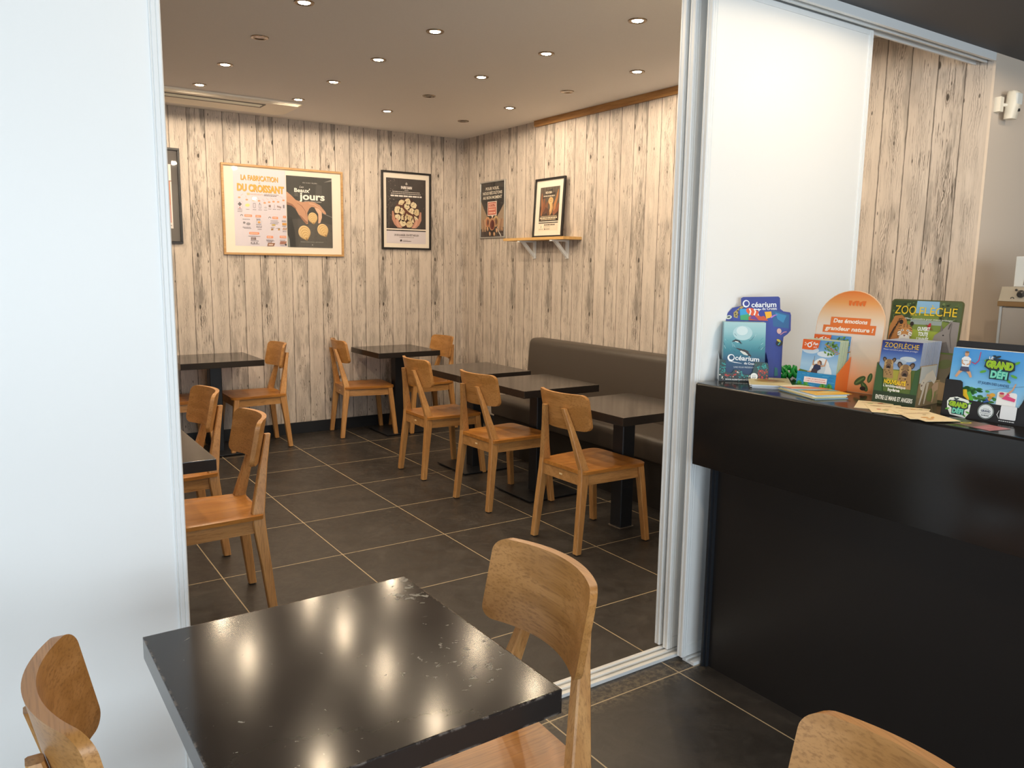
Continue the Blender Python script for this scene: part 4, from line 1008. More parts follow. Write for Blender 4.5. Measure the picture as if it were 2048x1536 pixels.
b_.text('céarium', *q1(760, 352), .0185, '#eef3fa', w=.088, bold=.02, rot=2); b_.text('du Croisic', *q1(820, 380), .0085, '#eef3fa', w=.052, bold=.02, rot=2); b_.ell(*q1(570, 320), .0125, .0135, '#eef3fa'); b_.ell(*q1(574, 318), .0085, .0090, '#2c3f92'); b_.line(P((650, 378), (730, 380)), .003, '#eef3fa')
b_.build('panel_print', t, mode='XZ', depth=-.0655, lean=LEAN)
# pocket
w_ = .172
front = [(0, 0), (w_, 0), (w_, .056), (w_ - .006, .070), (w_ - .048, .072), (w_ - .055, .036), (w_ - .062, .026), (w_ - .088, .026), (w_ - .096, .040), (w_ - .118, .043), (w_ - .128, .029), (.028, .031), (.022, .040), (.022, .074), (0, .079)]
panel('pocket_front', front, 0, .0015, ink('#24403f'), t, LEAN * .7)
c_ = Art(.00012); rd = random.Random(8)
c_.rect(0, 0, w_, .022, '#1d2a2c')
def clip_ok(x, y): return (x < .022 and y < .074) or y < .026 or (x > w_ - .046 and y < .068) or (w_ - .116 < x < w_ - .092 and y < .040)
for k in range(420):
    x, y, r_ = rd.uniform(.003, w_ - .004), rd.uniform(.003, .070), rd.uniform(.0014, .0034)
    if not clip_ok(x, y): continue
    col = rd.choice(['#1f8a8a', '#2fa6a0', '#17606a']) if (x < .03 and y > .03) or (x > w_-.05 and y > .045) or .07 < x < .1 else rd.choice(['#c0392f', '#d4523e', '#8f2622']) if (.02 < x < .06 and y > .02) or x > w_ - .035 else rd.choice(['#e6e2d4', '#22403f', '#2c3c3a', '#7c4a3a', '#256a68'])
    c_.ell(x, y, r_, r_ * rd.uniform(.5, 1.2), col, rd.uniform(0, 90), n=6, up=(k % 60 == 0))
c_.rect(.018, .0035, .125, .0125, '#1d2628'); c_.text('www.ocearium-croisic.fr', .022, .005, .0062, '#f1f1ee', w=.098, align='L', bold=.02)
c_.ell(w_ - .050, .020, .0125, .0125, '#e9ecec'); c_.text('OUVERT', w_ - .050, .0225, .0026, '#4c565c', w=.013); c_.text('7/7', w_ - .050, .0130, .006, '#3c4650', w=.013, bold=.02)
c_.build('pocket_print', t, mode='XZ', depth=.0002, lean=LEAN*.7)
for x in (0, w_ - .0015):
    bm = BM(); prism(bm, [(0, 0), (.0655, 0), (.0655, .10), (.012, .075), (0, .060)], 'x', x, x + .0015); shear(bm, LEAN); obj('pocket_side', bm, ink('#dfe4e6') if x == 0 else ink('#2c3f92'), t)
# leaflets
l = Art(.00012); W_, H_ = .146, .198
l.rect(0, 0, W_, H_, 'grad:.012:.21:#12305a:#163f68:#1d5576:#2f7f90:#5fa3ae:#93c2c8:#a9d0d4'); l.ell(.066, .160, .034, .026, '#b4d5da'); l.ell(.064, .168, .020, .016, '#d3e6e8')
rd = random.Random(2)
for k in range(26):
    x, y = rd.choice([rd.uniform(.004, .045), rd.uniform(.085, .142)]), rd.uniform(.085, .15); sgn = 1 if x > .07 else -1
    l.line([(x, y), (x + sgn*rd.uniform(.004, .012), y + rd.uniform(.004, .013))], .0012, rd.choice(['#a9cfd4', '#4c94a4', '#245f70']), up=(k == 0))
l.curve([(.030, .129), (.042, .133), (.056, .130), (.062, .120)], [.002, .008, .006, .001], '#1d2328'); l.curve([(.040, .130), (.052, .127)], [.002, .004], '#e6eceb'); l.curve([(.052, .132), (.066, .122)], [.0025, .001], '#1d2328')
l.curve([(.045, .106), (.062, .100), (.082, .090), (.098, .078)], [.002, .007, .013, .003], '#2c2c30'); l.curve([(.060, .096), (.074, .088), (.086, .082)], [.004, .010, .003], '#d9dcd4'); l.curve([(.070, .101), (.092, .094)], [.004, .001], '#3b3430')
l.text('céarium', .084, .062, .0165, '#eef3f6', w=.084, bold=.02, rot=-3); l.ell(.028, .0715, .0125, .0125, '#eef3f6'); l.ell(.0295, .0725, .0082, .0082, '#1d4f70'); l.text('du Croisic', .096, .0485, .0078, '#eef3f6', w=.044, bold=.02, rot=-3); l.curve([(.020, .060), (.04, .0555), (.066, .052)], [.001, .0025, .001], '#eef3f6'); l.text('UNIS POUR PRÉSERVER', .074, .036, .0052, '#cdd9e2', w=.072)
leaflets(8, 'aquarium leaflet with swimming penguins, front one in the blue stand', 'aquarium leaflet behind the front one in the blue stand', 'leaflet', loc, rz, .013, W_, H_, .006, .0062, l, z0=.012, mat=ink('#a9c9cf'), group='leaflets in the blue aquarium stand')

# ---- orange arched stand
LEAN = .13
loc, rz = (2.290, 1.672, ZT), math.radians(-84)
t = thing('leaflet_stand', 'orange arched cardboard leaflet stand between the blue stand and the zoo stand', 'leaflet stand', loc, rz)
arch = [(.232, 0), (-.004, 0)] + [(.114 - .118*math.cos(math.radians(k*9)), .222 + .112*math.sin(math.radians(k*9))) for k in range(21)]
panel('back_panel', arch, .084, .003, ink('#f0c49a'), t, LEAN + .03)
b_ = Art(.0001)
gr = 'grad:0:.334:#ec9350:#efae77:#f1c8a2:#f0dcc6:#f0e2d5:#f0dfcf:#f0cba4:#eea35e:#e8782f'
b_.poly([(.1135 + (x - .1135)*.985, z*.99 + .001) for x, z in arch], gr)
for (x, y, r_, g_) in ((.178, .040, .022, 40), (.196, .022, .018, -50), (.210, .052, .016, 80)):
    b_.ell(x, y, r_, r_*.5, '#3d5a2c', g_); b_.ell(x, y, r_*.8, r_*.14, '#6a8a4a', g_)
b_.ell(.192, .016, .010, .007, '#2a2018')
b_.poly([(.046, .243), (.184, .243), (.184, .221), (.205, .221), (.205, .190), (.022, .190), (.022, .215), (.046, .215)], '#ec7a38')
b_.text('Des émotions', .115, .2245, .0135, '#fff3e4', w=.118, bold=.03, shear=.12); b_.text('grandeur nature !', .114, .1985, .0135, '#fff3e4', w=.168, bold=.03, shear=.12)
for k in range(5): b_.poly([(.10 + k*.012, .300 - (k % 2)*.006), (.112 + k*.012, .300), (.108 + k*.012, .282), (.102 + k*.012, .285)], '#e8722c', up=(k == 0))
b_.build('panel_print', t, mode='XZ', depth=-.0838, lean=LEAN + .03)
bm = BM(); prism(bm, [(.087, 0), (.155, 0), (.118, .150)], 'x', .205, .208); shear(bm, 0); obj('easel_strut', bm, ink('#ea7430'), t)
w_ = .139
panel('pocket_front', [(0, 0), (w_, 0), (w_, .058), (0, .060)], 0, .0015, ink('#2d86b5'), t, LEAN)
c_ = Art(.00012); c_.rect(0, 0, w_, .059, '#2a8ac0'); rd = random.Random(4)
for k in range(40): x, y = rd.uniform(.003, .13), rd.uniform(.004, .056); c_.line([(x, y), (min(w_ - .002, x + rd.uniform(.008, .024)), y + rd.uniform(-.001, .001))], .0011, rd.choice(['#4fb2dc', '#1d6aa8', '#6cc4e6', '#2a5fb0']), up=(k == 0))
for (x, n_) in ((.012, 6), (.036, 5), (.098, 6), (.120, 6)):
    for k in range(n_): ang = 20 + 140*k/(n_-1); c_.ell(x + .007*math.cos(math.radians(ang)), .010 + .012*math.sin(math.radians(ang)), .008, .0028, rd.choice(['#3f8f3a', '#57a844', '#2c6e34']), ang, n=10, up=(k == 0))
c_.rect(.028, .026, .110, .044, '#f2e6e2'); c_.text('À 10 MIN. DES SABLES-D\'OLONNE', .069, .0365, .0036, '#d0604c', w=.070, bold=.02); c_.text('À 15 MIN. DE LA TRANCHE-SUR-MER', .069, .0295, .0036, '#d0604c', w=.076, bold=.02)
c_.build('pocket_print', t, mode='XZ', depth=.0002, lean=LEAN)
for x in (0, w_ - .0015):
    bm = BM(); prism(bm, [(0, 0), (.083, 0), (.083, .115), (0, .058)], 'x', x, x + .0015); shear(bm, LEAN); obj('pocket_side', bm, ink('#ea7a36'), t)
def fun_cover(W_, H_):
    l = Art(.00012)
    l.rect(0, 0, W_, H_, 'grad:.004:.17:#6fb2dc:#8dbfe0:#a9cde6:#7fb0dc:#5f98d0'); l.poly([(0, .06), (W_, .05), (W_, 0), (0, 0)], '#3f93c4'); l.ell(.03, .13, .03, .012, '#cfe0ec'); l.ell(.085, .12, .03, .010, '#d9e6ee')
    l.poly([(0, .064), (.03, .060), (.032, .048), (0, .050)], '#5d7a3c'); l.poly([(.095, .05), (W_, .055), (W_, .04), (.09, .036)], '#5f8446')
    l.ell(.070, .062, .034, .046, '#eef2f2', -20); l.ell(.086, .050, .030, .040, '#e2e8ea', 0); l.ell(.074, .064, .016, .026, '#c9d6dc', -20)
    rd = random.Random(6)
    for k in range(46): l.ell(rd.uniform(.080, W_ - .004), rd.uniform(.118, H_ - .004), rd.uniform(.002, .006), rd.uniform(.0015, .004), rd.choice(['#4f7a33', '#6a9440', '#3b5f2a', '#7fa850']), rd.uniform(0, 180), n=8, up=(k == 0))
    for k in range(7): l.line([(.078 + k*.007, .152 - k*.005), (.092 + k*.007, .149 - k*.0035)], .003, '#b98a5c', up=(k == 0))
    l.curve([(.02, .02), (.008, .04), (.004, .055)], [.012, .010, .004], '#6a4a9a'); l.curve([(.032, .006), (.016, .034), (.01, .052)], [.006, .004, .002], '#eae6ea')
    # person on a rope swing: arms up, dark shirt, shorts, bare legs
    sk_ = '#d09a72'
    l.line([(.048, .080), (.049, .112)], .0012, '#7a6a58')
    l.curve([(.060, .084), (.046, .082), (.046, .098)], [.005, .0045, .003], sk_); l.curve([(.074, .080), (.088, .082), (.092, .104)], [.005, .0045, .0035], sk_)
    l.curve([(.056, .058), (.034, .056), (.034, .026)], [.012, .011, .006], sk_); l.curve([(.064, .054), (.068, .044), (.050, .010)], [.012, .011, .006], sk_)
    l.poly([(.050, .080), (.058, .086), (.074, .082), (.076, .070), (.066, .064), (.048, .068)], '#2c3454'); l.poly([(.046, .070), (.066, .066), (.064, .048), (.050, .048), (.042, .056)], '#4a3a40')
    l.ell(.068, .090, .0065, .0075, sk_, 10); l.curve([(.067, .098), (.074, .094), (.076, .084)], [.004, .005, .004], '#6a4230'); l.line([(.066, .087), (.071, .086)], .0014, '#fff')
    l.curve([(.100, .052), (.110, .044), (.118, .040)], [.003, .006, .003], sk_); l.ell(.114, .050, .006, .004, '#c9803a')
    l.rect(.088, .006, .100, .013, '#2a3c5c')
    l.poly([(0, H_), (.062, H_), (.058, H_ - .026), (.040, H_ - .034), (0, H_ - .034)], '#e8662c')
    l.ell(.026, H_ - .018, .0085, .0085, '#fff'); l.ell(.026, H_ - .018, .005, .005, '#e8662c'); l.curve([(.028, H_ - .010), (.036, H_ - .006)], [.003, .001], '#fff'); l.text('Fun', .047, H_ - .017, .009, '#fff', w=.018, bold=.03, shear=.2); l.text('park', .047, H_ - .026, .005, '#fff', w=.013, shear=.3)
    for (x, y) in ((.010, H_ - .012), (.010, H_ - .019), (.015, H_ - .0155)): l.ell(x, y, .0028, .0022, '#f6d8c2', n=8)
    return l
leaflets(8, 'adventure park leaflet with a person on a swing, front one in the orange stand', 'adventure park leaflet behind the front one in the orange stand', 'leaflet', loc, rz, .004, .130, .165, .006, .0075, fun_cover(.130, .165), z0=.003, mat=ink('#b9cdb4'), group='leaflets in the orange stand')
t2 = thing('leaflet', 'adventure park leaflet standing higher against the orange arched panel', 'leaflet', Vector(loc) + Matrix.Rotation(rz, 3, 'Z') @ Vector((.005, .0735, 0)), rz)
bm = BM(); box(bm, 0, .130, 0, .002, .004, .182); shear(bm, LEAN); obj('pages', bm, ink('#dfe3ea'), t2); fun_cover(.130, .178).build('cover_print', t2, ox=0, oy=.004, depth=.0002, mode='XZ', lean=LEAN)

# ---- zoo stand
loc, rz = (2.270, 1.380, ZT), math.radians(-85.5)
t = thing('leaflet_stand', 'dark green cardboard zoo leaflet stand with tiger and rhinoceros back panel', 'leaflet stand', loc, rz)
w_, dp = .134, .142
pw0, pw1 = -.050, .170
pan = rrect(pw0, .0, pw1, .312, .012)
panel('back_panel', pan, dp, .003, ink('#5b5a34'), t, LEAN)
b_ = Art(.00012); PX = lambda u: pw0 + .004 + u*(pw1 - pw0 - .008)
b_.poly([(PX(0), .15), (PX(1), .15), (PX(1), .30), (PX(.98), .308), (PX(.02), .308), (PX(0), .30)], '#7b8a3c'); b_.poly([(PX(0), .235), (PX(.3), .245), (PX(.36), .308), (PX(.02), .308), (PX(0), .30)], '#3c4a26'); b_.poly([(PX(.36), .27), (PX(.72), .27), (PX(.72), .308), (PX(.36), .308)], '#8fb8d4'); b_.poly([(PX(.70), .25), (PX(1), .24), (PX(1), .30), (PX(.98), .308), (PX(.68), .308)], '#55603a')
b_.poly([(PX(.3), .235), (PX(.75), .235), (PX(.75), .248), (PX(.3), .250)], '#9aa39a'); b_.poly([(PX(.3), .15), (PX(.75), .15), (PX(.75), .215), (PX(.3), .22)], '#9aa63a')
rd = random.Random(9)
for k in range(60): b_.ell(PX(rd.choice([rd.uniform(.02, .33), rd.uniform(.72, .97)])), rd.uniform(.25, .303), rd.uniform(.002, .006), rd.uniform(.002, .004), rd.choice(['#2c381c', '#5d6e34', '#46562a', '#71804a']), n=7, up=(k == 0))
# tiger
b_.poly([(PX(.0), .16), (PX(.0), .225), (PX(.06), .258), (PX(.16), .262), (PX(.24), .25), (PX(.30), .20), (PX(.28), .16)], '#b5763c'); b_.ell(PX(.245), .208, .023, .027, '#c98a4c'); b_.ell(PX(.245), .188, .017, .014, '#ebe4d8'); b_.ell(PX(.17), .240, .006, .007, '#2a1e16'); b_.ell(PX(.33), .236, .006, .007, '#2a1e16')
for s_ in (-1, 1):
    b_.ell(PX(.245) + s_*.009, .214, .0045, .003, '#f0e8da'); b_.ell(PX(.245) + s_*.009, .214, .002, .002, '#1c1510', n=8); b_.ell(PX(.245) + s_*.017, .204, .006, .009, '#e6dccb')
    for k in range(5): b_.line([(PX(.245) + s_*(.012 + .001*k), .228 - k*.0075), (PX(.245) + s_*.022, .226 - k*.008)], .0016, '#241a14', up=False)
    for k in range(3): b_.line([(PX(.245) + s_*.002, .234 - k*.004), (PX(.245) + s_*.008, .231 - k*.004)], .0013, '#241a14', up=False)
b_.poly([(PX(.245) - .004, .200), (PX(.245) + .004, .200), (PX(.245), .194)], '#8a4a3c')
for k in range(7): b_.curve([(PX(.015 + k*.02), .166 + k*.012), (PX(.03 + k*.018), .195 + k*.009), (PX(.075 + k*.02), .222 + k*.005)], [.001, .003, .001], '#2a1c14')
# rhinoceros
b_.poly([(PX(.66), .188), (PX(.68), .205), (PX(.74), .216), (PX(.80), .228), (PX(.88), .250), (PX(1), .248), (PX(1), .155), (PX(.86), .155), (PX(.80), .182), (PX(.72), .180)], '#8f857e'); b_.poly([(PX(.75), .216), (PX(.755), .240), (PX(.79), .222)], '#6e655f'); b_.ell(PX(.80), .207, .0025, .002, '#1e1a18'); b_.curve([(PX(.86), .226), (PX(.875), .238), (PX(.89), .246)], [.004, .005, .001], '#5d544e'); b_.poly([(PX(.72), .180), (PX(.86), .188), (PX(.92), .155), (PX(.80), .155)], '#6e655f'); b_.curve([(PX(.90), .245), (PX(.89), .21), (PX(.93), .17)], [.001, .002, .001], '#5d544e'); b_.poly([(PX(.78), .02), (PX(1), .02), (PX(1), .150), (PX(.80), .150)], '#7a6c52'); b_.ell(PX(.88), .12, .022, .014, '#6c7040', 20); b_.poly([(PX(.76), .07), (PX(1), .06), (PX(1), .01), (PX(.76), .01)], '#a98a62')
b_.ell(PX(.59), .231, .0045, .011, '#c02a30', -14); b_.curve([(PX(.54), .236), (PX(.59), .229), (PX(.64), .220)], [.001, .004, .001], '#8f1c22')
b_.text('ZOO', PX(.215), .266, .026, '#f2c62c', w=.066, bold=.0); b_.text('FLÈCHE', PX(.685), .264, .026, '#f2c62c', w=.112, bold=.0); b_.text('de la', PX(.345), .262, .006, '#f2c62c', w=.020); b_.text('Mieux connaître pour mieux protéger', PX(.57), .250, .0055, '#e9e9dc', w=.145)
for t_, z_, w2 in (('OUVERT', .2165, .038), ('TOUTE', .2005, .030), ("L'ANNÉE", .184, .036)): b_.text(t_, PX(.52), z_, .0115, '#f3f3ea', w=w2, bold=.04)
b_.build('panel_print', t, mode='XZ', depth=-(dp - .0004), lean=LEAN)
front = [(0, 0), (w_, 0), (w_, .118), (w_ - .016, .105), (w_ - .022, .036), (.030, .036), (.022, .100), (0, .122)]
panel('pocket_front', front, 0, .0015, ink('#2f4a2c'), t, LEAN)
c_ = Art(.00012); c_.rect(.002, .002, w_ - .002, .035, '#2b3c26'); c_.text('ENTRE LE MANS ET ANGERS', w_/2, .011, .0125, '#eceadf', w=.112, bold=.03)
c_.poly([(.002, .036), (.028, .036), (.021, .096), (.002, .118)], '#3a5c34'); c_.poly([(w_ - .002, .036), (w_ - .021, .036), (w_ - .015, .104), (w_ - .002, .114)], '#3a5c34')
c_.build('pocket_print', t, mode='XZ', depth=.0002, lean=LEAN)
for x in (0, w_ - .0015):
    bm = BM(); prism(bm, [(0, 0), (dp, 0), (dp, .072), (.105, .072), (.105, .122), (0, .122)], 'x', x, x + .0015); shear(bm, LEAN); o_ = obj('pocket_side', bm, ink('#b49a74'), t)
# lion print on the visible side: built flat then turned onto the side
d_ = Art(.00012); d_.rect(.001, .001, dp - .002, .071, '#a08a62'); d_.rect(.001, .071, .103, .120, '#c9ccc8'); d_.poly([(.001, .001), (dp-.002, .001), (dp-.002, .03), (.05, .02), (.001, .03)], '#8f7c5a'); d_.ell(.09, .03, .03, .02, '#7d8a4a')
lw = '#e6dccb'
d_.curve([(.022, .062), (.045, .084), (.075, .092), (.105, .070)], [.012, .026, .030, .020], lw); d_.ell(.024, .066, .014, .017, lw, -20); d_.curve([(.036, .075), (.030, .040), (.018, .006)], [.018, .012, .008], lw); d_.curve([(.056, .07), (.052, .035), (.048, .006)], [.018, .012, .008], '#dccfba')
d_.curve([(.092, .06), (.100, .050), (.128, .055)], [.02, .03, .024], '#c9a888'); d_.curve([(.100, .05), (.104, .025), (.100, .006)], [.018, .011, .008], '#c7a684'); d_.ell(.017, .064, .004, .003, '#6a4f44'); d_.ell(.027, .072, .002, .002, '#3a2c26')
o_ = d_.build('side_print', t, mode='XZ', depth=0, lean=0)
for v in o_.data.vertices:
    u, off, z_ = v.co; v.co = (w_ + .0002 - off, u + LEAN*z_, z_)
l = Art(.00012); W_, H_ = .122, .180
l.rect(0, 0, W_, H_, '#3f5a34'); l.rect(0, .085, W_, H_, 'grad:.095:.19:#a9bccf:#6f93c6:#3f5ca6:#2a2f70'); l.ell(.085, .128, .024, .008, '#c3cfd8'); l.ell(.062, .118, .02, .008, '#aebccb'); l.poly([(0, .092), (W_, .098), (W_, .0), (0, .0)], '#5c7034'); l.rect(.03, .06, .08, .092, '#a8a040')
def hyena(cx, cy, s_):
    E = lambda dx, dy, rx, ry, col, rot=0, up=True: l.ell(cx + dx*s_, cy + dy*s_, rx*s_, ry*s_, col, rot, up=up)
    l.poly([(cx - 20*s_, cy - 50*s_), (cx - 17*s_, cy - 4*s_), (cx, cy + 8*s_), (cx + 17*s_, cy - 4*s_), (cx + 22*s_, cy - 50*s_)], '#a88454')
    for k in range(6): E(-12 + k*5, -22 - (k % 3)*7, 1.8, 2.4, '#5a4028', up=(k == 0))
    for sg in (-1, 1): E(sg*17, 17, 7, 10, '#3c2e26', -sg*28); E(sg*17, 16, 4.2, 6.8, '#7c6250', -sg*28)
    E(0, 4, 17, 16, '#bd9a66'); E(0, 12, 9, 8, '#8a6c4c'); E(0, -7, 10, 11, '#6e5440'); E(0, -11, 6.5, 6, '#3a2c24'); E(0, -8, 3.8, 2.8, '#15100e')
    for sg in (-1, 1): E(sg*8, 5, 3, 2.4, '#2a1d16'); E(sg*8, 5.4, 1.2, 1, '#d8b060')
    E(0, -16, 7, 1.2, '#d6b48c')
hyena(.030, .108, .00082); hyena(.083, .092, .00105)
l.text('ZOO', .031, .160, .0145, '#f2c62c', w=.040); l.text('FLÈCHE', .084, .159, .0145, '#f2c62c', w=.060); l.text('de la', .046, .1575, .0035, '#f2c62c', w=.012); l.text('Mieux connaître pour mieux protéger', .061, .1515, .0042, '#dfe0ea', w=.104)
l.text('NOUVEAUTÉ', .058, .0505, .0115, '#f4cc2a', w=.066, bold=.04, rot=-1.5); l.text("L'emblématique", .058, .0405, .0082, '#f1efe6', w=.068, bold=.02, rot=-1.5); l.text('hyène', .058, .029, .0092, '#f1efe6', w=.036, bold=.03)
leaflets(18, 'zoo leaflet with two hyenas on its cover, front one in the green stand', 'zoo leaflet in the thick pile behind the front one', 'leaflet', loc, rz, .006, W_, H_, .004, .0068, l, z0=.010, mat=ink('#a9b2c6'), group='leaflets in the zoo stand')

# ---- black stand at the right edge
loc, rz = (2.238, 1.150, ZT), math.radians(-87)
t = thing('leaflet_stand', 'black cardboard leaflet stand with green lettering, cut off at the right edge', 'leaflet stand', loc, rz)
w_ = .262
panel('back_panel', rrect(.0, .0, w_, .208, .008), .034, .003, ink('#1d1c1f'), t, LEAN)
front = [(0, 0), (w_, 0), (w_, .098), (w_ - .05, .098), (w_ - .062, .060), (w_ - .068, .046), (.066, .050), (.052, .060), (.046, .097), (.040, .101), (0, .101)]
panel('pocket_front', front, 0, .0015, ink('#1a191c'), t, LEAN)
for x in (0, w_ - .0015):
    bm = BM(); prism(bm, [(0, 0), (.0335, 0), (.0335, .13), (0, .101)], 'x', x, x + .0015); shear(bm, LEAN); obj('pocket_side', bm, ink('#1a191c'), t)
def grand(l, cx, cy, s_, outline):
    """GRAND over DEFI with a dark or pale backing outline"""
    G = lambda pts: [(cx + x*s_, cy + y*s_) for x, y in pts]
    if outline == 'w': l.poly(G([(-50, 20), (-46, -8), (-30, -38), (36, -46), (50, -24), (52, 14), (40, 34), (-10, 44), (-40, 36)]), '#e9efe6')
    for x, y, r_ in ((-44, -14, 20), (-36, 22, 200), (44, -20, -20), (46, 20, 30), (30, -34, -40)): l.ell(cx + x*s_, cy + y*s_, 10*s_, 4*s_, '#5fa83c', r_, n=10, up=False)
    l.k += 1
    l.poly(G([(-43, 2), (-40, 24), (-20, 30), (20, 27), (42, 20), (44, -2), (30, -10), (30, -34), (-24, -34), (-26, -8)]), '#22323a')
    l.ell(cx - 8*s_, cy + 34*s_, 9*s_, 3.4*s_, '#22323a', 20); l.ell(cx - 18*s_, cy + 36*s_, 5*s_, 3*s_, '#22323a')
    l.text('LE', cx - 26*s_, cy + 26*s_, 8*s_, '#f2f4f0', w=12*s_, bold=.03)
    l.text('GRAND', cx, cy + 0*s_, 20*s_, '#b8d62e', w=78*s_, bold=.08, rot=-2); l.text('GRAND', cx, cy + 0*s_, 20*s_, '#93bf28', w=76*s_, bold=.03, rot=-2)
    l.text('DÉFI', cx + 2*s_, cy - 29*s_, 20*s_, '#3fc0a8', w=48*s_, bold=.08, rot=-2); l.text('DÉFI', cx + 2*s_, cy - 29*s_, 20*s_, '#8fdcc0', w=46*s_, bold=.02, rot=-2)
c_ = Art(.00012)
grand(c_, .044, .028, .00062, 'w')
c_.ell(.117, .026, .0205, .0205, '#9aa39c', n=32); c_.ell(.117, .026, .0192, .0192, '#1d3a3a', n=32); c_.ell(.117, .026, .018, .018, '#e6eaea', n=32)
c_.text('LE PLUS', .117, .031, .0032, '#3a464c', w=.014); c_.text('GRAND', .117, .0245, .0052, '#2c3c58', w=.024, bold=.04); c_.text('ACCROBRANCHE', .117, .0195, .0026, '#3a464c', w=.028); c_.text('DU MONDE', .117, .0135, .0034, '#3a464c', w=.019, bold=.03)
c_.rect(.153, .012, .192, .048, '#e9eaea', .003)
c_.curve([(.150, .034), (.146, .022), (.152, .012)], [.001, .002, .001], '#d9dcdc'); c_.scrib(.152, .19, .006, .0024, '#cfd2d2', 4)
c_.build('pocket_print', t, mode='XZ', depth=.0002, lean=LEAN)
def defi_cover(W_, H_):
    l = Art(.00012)
    l.rect(0, 0, W_, H_, 'grad:.004:.19:#a9d4ea:#9fd0ec:#7fc0ea:#5fabe4:#4c9be0'); l.poly([(0, 0), (W_, 0), (W_, .045), (.12, .055), (.06, .05), (0, .05)], '#a9d4ea')
    rd = random.Random(12)
    for k in range(60): l.ell(rd.gauss(.050, .020), .072 + rd.uniform(-.008, .008), rd.uniform(.004, .009), rd.uniform(.002, .005), rd.choice(['#2c6a3c', '#3f8a44', '#4fa04c']), n=8, up=(k == 0))
    for k in range(40): l.ell(rd.gauss(.095, .014), .050 + rd.uniform(-.01, .010), rd.uniform(.003, .008), rd.uniform(.002, .005), rd.choice(['#2f6e3c', '#47904a', '#6aa848']), n=8, up=(k == 0))
    l.poly([(.036, .072), (.050, .074), (.058, .055), (.066, .034), (.048, .028), (.038, .04)], '#f0c024'); l.curve([(.056, .068), (.066, .050), (.070, .036)], [.010, .010, .006], '#58b040'); l.ell(.058, .022, .022, .016, '#7cc644'); l.ell(.044, .024, .010, .012, '#3f9a58'); l.ell(.075, .028, .012, .012, '#9cd05c')
    for k in range(26): x, y = rd.uniform(.085, .150), rd.uniform(.006, .042); l.curve([(x, y), (x + .008, y + .003)], [.0015, .003], rd.choice(['#e6eef0', '#c3ced2', '#a9b6ba']))
    # jumping visitor
    sk_ = '#d6a27c'
    l.curve([(.036, .130), (.026, .120), (.018, .106)], [.009, .008, .006], sk_); l.curve([(.042, .130), (.052, .120), (.058, .108)], [.009, .008, .006], sk_)
    l.poly([(.028, .136), (.048, .136), (.052, .124), (.040, .122), (.026, .124)], '#4a4c66'); l.poly([(.027, .158), (.034, .164), (.044, .164), (.052, .158), (.050, .148), (.048, .136), (.030, .136)], '#eef0f2'); l.scrib(.034, .044, .152, .0016, '#707880', 3)
    l.curve([(.029, .154), (.030, .145), (.038, .141)], [.004, .004, .003], sk_); l.curve([(.050, .154), (.050, .145), (.042, .141)], [.004, .004, .003], sk_); l.ell(.039, .171, .0055, .0070, sk_); l.ell(.039, .176, .0052, .0028, '#8a6a50'); l.curve([(.054, .150), (.064, .146), (.072, .156), (.074, .180)], [.002, .003, .003, .002], '#c2406a')
    l.line([(.10, .078), (W_, .112)], .0008, '#4a5a6a')
    l.curve([(.172, .104), (.166, .086), (.155, .074)], [.003, .004, .006], sk_); l.curve([(.160, .074), (.148, .066), (.176, .060)], [.010, .014, .008], '#e04a7a'); l.ell(.142, .070, .006, .006, sk_); l.ell(.142, .075, .006, .003, '#c03a5a')
    l.curve([(.106, .066), (.118, .064), (.112, .052)], [.006, .012, .006], '#c9904a'); l.curve([(.104, .056), (.112, .050), (.100, .046)], [.006, .007, .004], '#3a5a9c'); l.ell(.120, .068, .007, .005, '#e0a83a')
    grand(l, .126, .140, .00088, 'd'); l.text('ST JULIEN DES LANDES', .118, .094, .0062, '#2f5a8a', w=.078, bold=.03, rot=-2)
    return l
leaflets(3, 'sky-blue treetop park leaflet, front one in the black stand', 'treetop park leaflet behind the front one in the black stand', 'leaflet', loc, rz, .007, .248, .186, .006, .008, defi_cover(.248, .186), z0=.004, mat=ink('#dfe6ee'), group='leaflets in the black stand')
t2 = thing('white_card', 'blank white rounded card standing at the front of the black stand', 'card', Vector(loc) + Matrix.Rotation(rz, 3, 'Z') @ Vector((.137, .0025, 0)), rz)
bm = BM(); prism(bm, rrect(0, .034, .048, .083, .006), 'y', 0, .0012); shear(bm, LEAN); obj('card', bm, ink('#f4f2ee'), t2)

